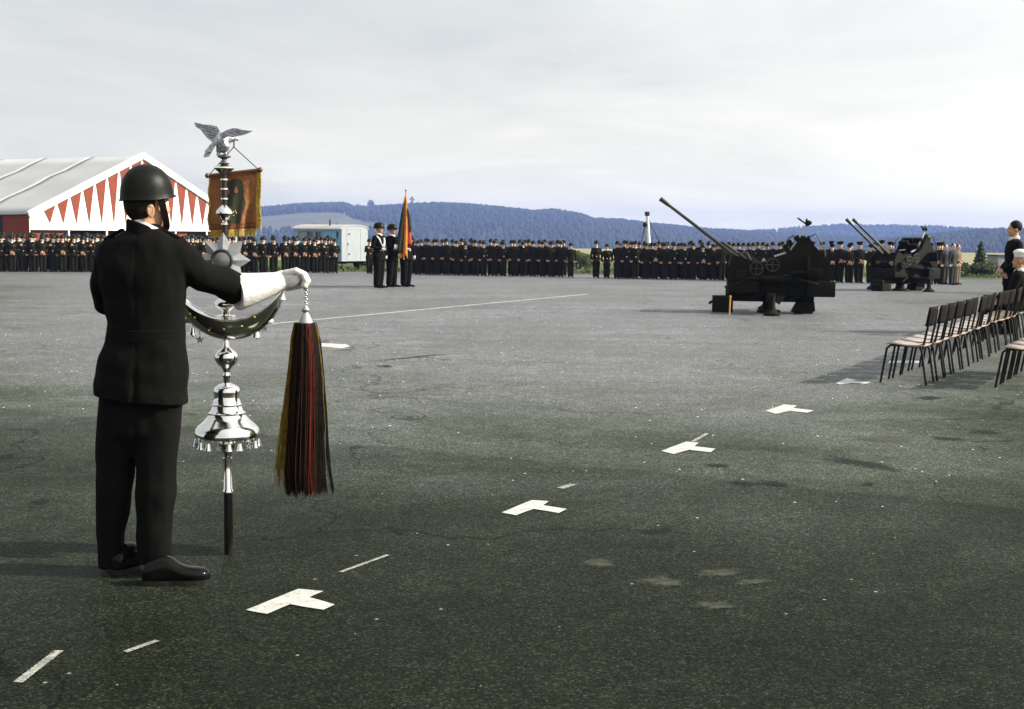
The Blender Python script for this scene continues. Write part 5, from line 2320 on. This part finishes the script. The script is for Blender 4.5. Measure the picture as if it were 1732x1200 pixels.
M_DKSIL = mat('shade_dark_silver', (0.13, 0.13, 0.12), 0.3, metal=.85, var=.3, scale=40)  # darker copy of the silver, painting in shade on bowl underside and perch
for y0, y1 in ((480, 377), (347, 296)):
    bm = BM()
    lathe(bm, prof_px([(y0, 4.6), ((y0 + y1) / 2, 4.4), (y1, 4.6)]), 20)
    obj('tube', bm, M_WOODBLK, stf)
for y in (379.2, 336.6, 320, 304):
    bm = BM()
    lathe(bm, prof_px([(y + 1.6, 4.4), (y + 1.2, 6.3), (y - 1.2, 6.3), (y - 1.6, 4.4)]), 20)
    obj('ring', bm, M_SILVER, stf)
bm = BM()
lathe(bm, prof_px([(377, 4.4), (373, 8), (366, 13), (361.5, 14.2)]), 32)
lathe(bm, prof_px([(361.5, 14.6), (360, 14.4), (357, 13.5), (351, 9), (347, 4.6)]), 32)
obj('ball', bm, M_SILVER, stf)
bm = BM()
lathe(bm, prof_px([(296.5, 5), (293, 8), (288, 14), (285.2, 16.6)]), 32)
obj('bowl', bm, M_DKSIL, stf)
bm = BM()
lathe(bm, prof_px([(285.2, 17), (283, 17), (281, 14), (279.5, 5)]), 32)
obj('lid', bm, M_SILVER, stf)
bm = BM()
lathe(bm, prof_px([(279.5, 4.6), (278, 8.5), (276.5, 9), (275, 4), (270, 3.6), (268, 7), (266, 11.5), (264.5, 11.5), (263, 8), (261.5, 4)]), 32)
obj('perch', bm, M_DKSIL, stf)

# star with its round medallion
sc_ = Vector((0, -.035, pz(440)))
bm = BM()
R1, R2 = 46 * PM, 30 * PM
pts = []
for k in range(16):
    a = math.pi / 2 + k * math.pi / 8
    r = R1 if k % 2 == 0 else R2
    pts.append(Vector((math.cos(a) * r, 0, math.sin(a) * r)))
f0 = bm.verts.new(sc_ + Vector((0, -.030, 0)))
b0_ = bm.verts.new(sc_ + Vector((0, .012, 0)))
ring = [bm.verts.new(sc_ + p) for p in pts]
for k in range(16):
    bm.faces.new((f0, ring[k], ring[(k + 1) % 16]))
    bm.faces.new((b0_, ring[(k + 1) % 16], ring[k]))
bmesh.ops.recalc_face_normals(bm, faces=bm.faces[:])
M_SATIN = mat('satin_silver', (0.40, 0.40, 0.405), 0.45, metal=.7, var=.1, scale=40)
star = obj('star', bm, M_SATIN, stf, smooth=False)
bm = BM()
rr = []
for k in range(33):
    a = 2 * math.pi * k / 32
    rr.append(sc_ + Vector((math.cos(a) * 16.5 * PM, -.038, math.sin(a) * 16.5 * PM)))
tube(bm, rr, .0075, 8)
obj('medallion_rim', bm, mat('dark_oxidised_silver', (0.10, 0.10, 0.09), .35, metal=.8), star)
bm = BM()
lathe(bm, [(15.5 * PM, 0), (15 * PM, .006), (8 * PM, .012), (.001, .014)], 28, c=sc_ + Vector((0, -.030, 0)), axis=(0, -1, 0))
obj('medallion', bm, M_SATIN, star)

# crescent: tapering curved horn with rounded section
bm = BM()
rings = []
NC = 44
ccx = 6.0 * PM
for k in range(NC + 1):
    t = -1 + 2 * k / NC
    a = t * R(86)
    # outer and inner arcs in photograph pixels about the staff
    ox, oy = 93 * math.sin(a), 482 + 93 * math.cos(a)
    ix, iy = 93 * math.sin(a * .98), 446 + 94 * math.cos(a * .93) + (2 * abs(t) ** 4) * 12
    if abs(t) > .985:
        iy = oy - 3
    O = Vector((ox * PM + ccx, 0, pz(oy)))
    I = Vector((ix * PM + ccx, 0, pz(iy)))
    w = .052 * math.sqrt(max(0.02, 1 - t * t)) + .006
    up_ = I - O
    sec = [(0, 0), (.03, .22), (.14, .45), (.38, .74), (.64, .92), (.88, 1.0), (.91, 1.10), (1.0, 1.10), (1.0, .86), (.95, .80), (.93, 0)]
    loop = [O + up_ * h + Vector((0, -w * q, 0)) for h, q in sec] + [O + up_ * h + Vector((0, w * q, 0)) for h, q in reversed(sec[1:-1])]
    rings.append([bm.verts.new(v) for v in loop])
m_ = len(rings[0])
for a, b in zip(rings[:-1], rings[1:]):
    for k in range(m_):
        bm.faces.new((a[k], a[(k + 1) % m_], b[(k + 1) % m_], b[k]))
bm.faces.new(rings[0])
bm.faces.new(list(reversed(rings[-1])))
bmesh.ops.recalc_face_normals(bm, faces=bm.faces[:])
cres = obj('crescent', bm, M_SILVER, stf)
for px, py in ((325, 531), (333, 537), (357, 558), (382, 556), (412, 551), (434, 536)):
    bm = BM()
    p = SP(px, py) - OFF
    ell(bm, (p.x, -.052, p.z), (.008, .006, .008), sub=1)
    obj('boss', bm, M_BRASS, cres, smooth=True)


def small_bell(bm, p, s=1.0):
    tube(bm, [p, p - Vector((0, 0, .016 * s))], .0025, 6)
    lathe(bm, [(.003 * s, 0), (.009 * s, -.004 * s), (.011 * s, -.014 * s), (.013 * s, -.026 * s), (.019 * s, -.038 * s), (.019 * s, -.041 * s), (.010 * s, -.039 * s)][::-1], 14, c=p - Vector((0, 0, .014 * s)))
    ell(bm, p - Vector((0, 0, .058 * s)), (.006 * s,) * 3, sub=1)


def small_star(bm, p, s=.022):
    tube(bm, [p, p - Vector((0, 0, .02))], .002, 6)
    pts = [((s if k % 2 == 0 else s * .42) * math.cos(math.pi / 2 + k * math.pi / 5), (s if k % 2 == 0 else s * .42) * math.sin(math.pi / 2 + k * math.pi / 5)) for k in range(10)]
    prism(bm, pts, .005, Matrix.Translation(p - Vector((0, 0, .02 + s))))


for kind, px, py in (('bell', 326, 547), ('star', 338, 560), ('bell', 434, 551), ('star', 447, 541), ('bell', 457, 525), ('star', 465, 508), ('bell', 477, 487), ('star', 317, 528), ('bell', 312, 512)):
    bm = BM()
    p = SP(px, py) - OFF
    p = Vector((p.x, 0.0, p.z))
    if kind == 'bell':
        small_bell(bm, p, 1.05)
        obj('hanging_bell', bm, M_SILVER, cres)
    else:
        small_star(bm, p)
        obj('hanging_star', bm, M_SILVER_D, cres, smooth=False)
zr_ = pz(737)
for k in range(18):
    a = 2 * math.pi * k / 18 + .1
    p = Vector((math.cos(a) * 52 * PM, math.sin(a) * 52 * PM, zr_))
    bm = BM()
    if k % 3 == 1:
        small_star(bm, p, .018)
        obj('hanging_star', bm, M_SILVER_D, bell, smooth=False)
    else:
        small_bell(bm, p, .95)
        obj('hanging_bell', bm, M_SILVER, bell)

# eagle on top
eg = BM()
EY = 0.0


def E(px, py, dy=0.0):
    p = SP(px, py) - OFF
    return Vector((p.x, dy, p.z))


tube(eg, [E(367, 240, -.02), E(371, 236, -.005), E(377, 235, .02), E(383, 234, .05)], [.020, .032, .034, .022], 12, dome=True)
tube(eg, [E(374, 238, .01), E(377, 247, .01), E(378, 253, .005)], [.034, .030, .020], 12, dome=True)
tube(eg, [E(383, 234, .05), E(388, 232, .065)], [.020, .019], 10, dome=True)
tube(eg, [E(390, 232, .075), E(395, 234, .085), E(396, 237, .088)], [.012, .008, .003], 8)
for x0, x1 in ((371, 369.5), (381, 382)):
    tube(eg, [E(x0 + 1, 248), E(x1, 256), E(x1, 261)], [.020, .012, .008], 8, dome=True)
    for q in (-1, 0, 1):
        tube(eg, [E(x1, 260), E(x1 + 2 * q, 262.5, -.02)], [.006, .004], 6)
eme = remesh(eg, .0035, 3)
eagle = obj('eagle', eme, M_SILVER_D, stf)


def wing(base, outline, name, dy0, dy1, feathers):
    """Cambered plate with raised feather vanes; outline in photograph pixels; depth runs from dy0 at the root to dy1 at the tip."""
    xs = [p[0] for p in outline]
    r0, r1 = base[0], max(xs, key=lambda x: abs(x - base[0]))

    def dd(x):
        t = abs(x - r0) / abs(r1 - r0)
        return dy0 + (dy1 - dy0) * t - .012 * math.sin(t * math.pi)
    bm = BM()
    A = [bm.verts.new(E(x, y, dd(x) - .004)) for x, y in outline]
    B = [bm.verts.new(E(x, y, dd(x) + .004)) for x, y in outline]
    bm.faces.new(A)
    bm.faces.new(list(reversed(B)))
    n = len(A)
    for k in range(n):
        bm.faces.new((A[(k + 1) % n], A[k], B[k], B[(k + 1) % n]))
    bmesh.ops.recalc_face_normals(bm, faces=bm.faces[:])
    bmesh.ops.triangulate(bm, faces=bm.faces[:])
    w = obj(name, bm, M_SILVER_D, eagle, smooth=False)
    bm = BM()
    for a, b, r in feathers:
        pa, pb_ = Vector((a[0], a[1])), Vector((b[0], b[1]))
        pts = [pa.lerp(pb_, t) for t in (0, .3, .7, 1)]
        for sy in (-1, 1):
            tube(bm, [E(p.x, p.y, dd(p.x) + .0042 * sy) for p in pts], [r * PM * q for q in (.6, 1, .9, .3)], 6, flat=.35)
    obj('feathers', bm, M_SILVER_D, eagle)


wing((370, 236), [(326, 206.5), (333, 208), (346, 211), (358, 212), (367, 214), (371, 221), (372, 230), (371, 240), (366, 243), (358, 240), (350, 234), (344, 226), (338, 219), (330, 215)], 'wing', 0.0, .03,
     [((369, 219), (331, 209), 2.2), ((369, 223), (334, 213), 2.2), ((369, 227), (341, 219), 2.2), ((369, 231), (347, 226), 2.2), ((369, 235), (352, 232), 2.2), ((369, 239), (359, 238), 2.0), ((366, 217), (352, 214), 1.8)])
wing((372, 236), [(371, 238), (372, 231), (379, 225), (388, 221), (398, 218.5), (408, 219.5), (418, 223), (431, 223), (424, 227), (414, 230.5), (404, 232), (398, 234), (390, 232.5), (382, 235)], 'wing', -.02, -.05,
     [((376, 233), (383, 232), 1.6), ((381, 226), (392, 231.5), 2.0), ((388, 223), (403, 230.5), 2.0), ((394, 221), (413, 229), 2.0), ((400, 220.5), (421, 226.5), 1.8), ((406, 221), (429, 224), 1.5)])
bm = BM()
prism(bm, [(-.004, 0), (.02, .004), (-.028, -.078), (-.052, -.082), (-.05, -.07)], .010, Matrix.Translation(E(366, 238, -.035)))
for q in range(4):
    tube(bm, [E(366, 240, -.042), E(351 + 3.2 * q, 260 - .8 * q, -.042)], [.005, .007], 6, flat=.5)
obj('tail', bm, M_SILVER_D, eagle, smooth=False)

# ------------------------------------------------------------------ banner hanging from the eagle
BY = PY + .10


def B_(px, py, dy=0.0):
    return at(px, py, BY + dy)


bo_ = B_(396, 292)
ban = thing('banner', 'small orange brown banner with black emblem and yellow fringe, hanging from the eagle', 'banner', bo_)
M_BAN = mat('orange_brown_silk', (0.215, 0.074, 0.011), 0.55, var=.30, scale=18, bump=.3, bscale=40, sheen=.3)
M_FRI = mat('yellow_fringe', (0.40, 0.27, 0.045), 0.6, var=.2, scale=60)
M_EMB = mat('black_embroidery', (0.022, 0.025, 0.014), 0.75, var=.3, scale=50)
M_EMB2 = mat('copper_embroidery', (0.28, 0.09, 0.025), 0.7, var=.2, scale=50)
bm = BM()
tube(bm, [B_(351, 297.5) - bo_, B_(440, 287.5) - bo_], .0085, 10)
for q in ((351, 297.5), (440, 287.5)):
    ell(bm, B_(*q) - bo_, (.013, .013, .013), sub=2)
obj('crossbar', bm, mat('brown_rod', (0.13, 0.05, 0.02), .4), ban)
for a, b in (((395.5, 249), (438, 288)), ((395.5, 249), (353, 297))):
    bm = BM()
    tube(bm, [B_(*a) - bo_, B_(*b) - bo_], .0022, 6)
    obj('cord', bm, M_WOODBLK, ban)
bm = BM()
lk0, lk1 = B_(396, 237) - bo_, B_(395.5, 250) - bo_
for k in range(6):
    c = lk0.lerp(lk1, (k + .5) / 6)
    ell(bm, c, (.004, .004, .0055), sub=1)
obj('chain', bm, M_GUN2, ban)


def ban_pt(u, v, lift=0.0):
    """u across 0..1, v down 0..1 on the rippled cloth."""
    xl = 356 - 1.5 * v + 1.6 * math.sin(v * 13 + 1) * v ** .3
    xr = 433.5 - .5 * v + .7 * math.sin(v * 9)
    yt = 298 + (289.5 - 298) * u
    yb = 389.5 + (386.5 - 389.5) * u
    x = xl + (xr - xl) * u
    y = yt + (yb - yt) * v
    dp = .012 * math.sin(u * 8 + .8 * v) * (.25 + v) + .006 * math.sin(u * 21 + 3 * v) * v + .012 * math.exp(-((u + .35 * v - 1.15) / .05) ** 2) * v
    return B_(x, y, dp - lift) - bo_


def cloth(bm, u0, u1, v0, v1, nu, nv, lift, mask=None):
    g = [[bm.verts.new(ban_pt(u0 + (u1 - u0) * i / nu, v0 + (v1 - v0) * j / nv, lift)) for i in range(nu + 1)] for j in range(nv + 1)]
    for j in range(nv):
        for i in range(nu):
            if mask is None or mask((i + .5) / nu, (j + .5) / nv):
                bm.faces.new((g[j][i], g[j + 1][i], g[j + 1][i + 1], g[j][i + 1]))
    bmesh.ops.delete(bm, geom=[v for v in bm.verts if not v.link_faces], context='VERTS')


bm = BM()
cloth(bm, 0, 1, 0, 1, 44, 44, 0)
clo = obj('cloth', bm, M_BAN, ban)
sm = clo.modifiers.new('t', 'SOLIDIFY')
sm.thickness = .0025


def emblem_mask(u, v):
    """Broad dark heraldic shape: rounded top, wider shoulders, narrow foot."""
    hw = np.interp(v, [0, .06, .18, .35, .55, .68, .82, .92, 1], [.10, .28, .38, .42, .50, .47, .34, .30, .18])
    cx_ = .5 - .06 * math.sin(v * 3)
    e = .03 * mnoise.noise(Vector((u * 9, v * 9, 2)))
    return abs(u - cx_) < hw + e


bm = BM()
cloth(bm, .26, .80, .10, .90, 96, 104, .0035, emblem_mask)
emb = obj('emblem', bm, M_EMB, ban)
for (u0, u1, v0, v1) in ((.33, .43, .23, .37), (.53, .61, .24, .36)):
    bm = BM()
    cloth(bm, u0, u1, v0, v1, 14, 14, .0055, lambda u, v: ((u - .5) / .5) ** 2 + ((v - .5) / .5) ** 2 < 1 - .5 * math.sin(v * 6) * .3 and not (u > .62 and v < .35))
    obj('emblem_patch', bm, M_EMB2, emb)
bm = BM()
for (u, v) in ((.50, .70), (.55, .68), (.52, .76), (.57, .72)):
    ell(bm, ban_pt(u, v, .007), (.004, .003, .006), sub=1)
obj('emblem_thread', bm, M_BRASS, emb)
bm = BM()
for v0, v1 in ((.0, .045), (.90, .925), (.955, .99)):
    bm = BM()
    cloth(bm, .01, .99, v0, v1, 40, 2, .004)
    obj('hem', bm, mat('dark_brown_hem', (0.14, 0.045, 0.012), .7, var=.2), ban)
bm = BM()
for k in range(130):                                   # fringe threads along right, bottom and left edges
    v = k / 129
    p = ban_pt(1, v, .001)
    L_ = .017 + random.uniform(0, .006)
    tube(bm, [p, p + Vector((L_, random.uniform(-.003, .003), -.002)), p + Vector((L_ * 1.05, 0, -.012))], .0016, 4)
for k in range(130):
    v = k / 129
    p = ban_pt(0, v, .001)
    L_ = .006 + random.uniform(0, .004)
    tube(bm, [p, p + Vector((-L_, 0, -.004))], .0014, 4)
for k in range(190):
    u = k / 189
    p = ban_pt(u, 1, .001)
    L_ = .030 + random.uniform(0, .010)
    tube(bm, [p, p + Vector((random.uniform(-.003, .003), random.uniform(-.004, .004), -L_))], .0013, 4)
obj('fringe', bm, M_FRI, ban)

# ------------------------------------------------------------------ horsehair plume held by the gloved hand
QY = SY + .37
po = at(516, 548, QY)
QM = QY / F
plu = thing('horsehair_plume', 'long black and red horsehair plume hanging from the gloved hand', 'plume', po)


def Q(px, py, dy=0.0):
    return at(px, py, QY + dy) - po


bm = BM()
tube(bm, [Q(512, 480), Q(517, 488)], .011, 8, dome=True)
for k in range(9):
    y = 487 + 4.0 * k
    p = Q(517.5 + (.9 if k % 2 else -.9), y)
    ell(bm, p, (.0065, .005, .0075), sub=1)
obj('chain', bm, M_SILVER, plu)
bm = BM()
lathe(bm, [(r * QM, Q(517, y).z) for y, r in ((550, 13), (546, 12.5), (540, 10), (533, 7), (529, 4.5), (527, 6.5), (524, 7), (521, 4.5), (518, 3))], 24, c=(Q(517, 540).x, 0, 0))
obj('cap', bm, M_SATIN, plu)
M_HB = mat('black_horsehair', (0.006, 0.005, 0.0035), 0.45, var=.4, scale=30, spec=.12)
M_HR = mat('red_horsehair', (0.085, 0.008, 0.003), 0.5, var=.3, scale=30, spec=.12)
M_HY = mat('blond_horsehair', (0.19, 0.12, 0.018), 0.5, var=.3, scale=30, spec=.12)
M_HBR = mat('brown_horsehair', (0.030, 0.012, 0.005), 0.5, var=.4, scale=30, spec=.12)
lyv = [548, 556, 580, 600, 640, 700, 760, 810, 833]
lxl = [500, 496, 495, 494, 491, 486, 482, 480, 481]
lxr = [533, 538, 540, 542, 545, 547, 548, 549, 552]


def strands(name, m, n, urange, rmax, seed, y_end=(815, 838), stray=0.0, w=.0016):
    rnd = random.Random(seed)
    bm = BM()
    for _ in range(n):
        if isinstance(urange, list):
            u = rnd.choice(urange) + rnd.gauss(0, .025)
        else:
            u = rnd.uniform(*urange)
        ye = rnd.uniform(*y_end)
        dphi = rnd.uniform(-1, 1)
        ph = rnd.uniform(0, 6)
        pts = []
        K = 9
        dd_ = math.sqrt(max(0, 1 - (2 * min(max(u, 0), 1) - 1) ** 2)) * dphi
        cl = .035 * math.sin(u * 27) + .02 * math.sin(u * 61 + dphi * 2)
        for j in range(K + 1):
            y = 546 + (ye - 546) * j / K
            xl = np.interp(y, lyv, lxl)
            xr = np.interp(y, lyv, lxr)
            uu = u + (cl + .022 * math.sin(ph + j * .7)) * j / K
            x = xl + (xr - xl) * uu - stray * (j / K) ** 2
            dep = dd_ * (xr - xl) / 2 * QM * rmax
            pts.append(Q(x, y) + Vector((0, dep, 0)))
        tube(bm, pts, [w] * K + [w * .4], 3)
    return obj(name, bm, m, plu)


strands('hair', M_HB, 1700, (0.02, 0.98), 1.0, 1, w=.0013)
strands('brown_hair', M_HBR, 200, (0.03, .95), 1.02, 2, w=.0014)
strands('red_hair', M_HR, 130, (.60, .80), 1.03, 3, (585, 740), w=.0012)
strands('red_hair', M_HR, 40, [.66, .74], 1.06, 5, (826, 840), w=.0022)
strands('blond_hair', M_HY, 190, [-.02, .0, .03, .05, .08], .7, 4, (690, 832), 6.0, .0012)
strands('brown_hair', M_HBR, 160, (.03, .24), 1.03, 12, w=.0013)
strands('brown_hair', M_HBR, 160, (.52, .93), 1.04, 13, w=.0013)
strands('blond_hair', M_HY, 26, [.0, .02], .4, 8, (790, 826), 13.0, .0013)
strands('blond_hair', M_HY, 18, [1.0, .98], .4, 9, (640, 760), 0, .0011)
strands('hair', M_HB, 24, [1.0], .3, 10, (825, 838), -8.0, .0022)

# ------------------------------------------------------------------ air between here and the hills
hz = BM()
box(hz, (0, 1680, 3.5), (9000, 3560, 127))
hm_ = bpy.data.materials.new('haze')
hm_.use_nodes = True
t = hm_.node_tree
t.nodes.clear()
ou = N(t, 'ShaderNodeOutputMaterial')
pv = N(t, 'ShaderNodeVolumePrincipled')
pv.inputs['Color'].default_value = (0.29, 0.42, 0.92, 1)
pv.inputs['Density'].default_value = 0.00021
t.links.new(pv.outputs[0], ou.inputs['Volume'])
ho = obj('haze', hz, hm_, smooth=False)
ho['kind'] = 'stuff'
ho['label'] = 'thin bluish air veiling the far hills'
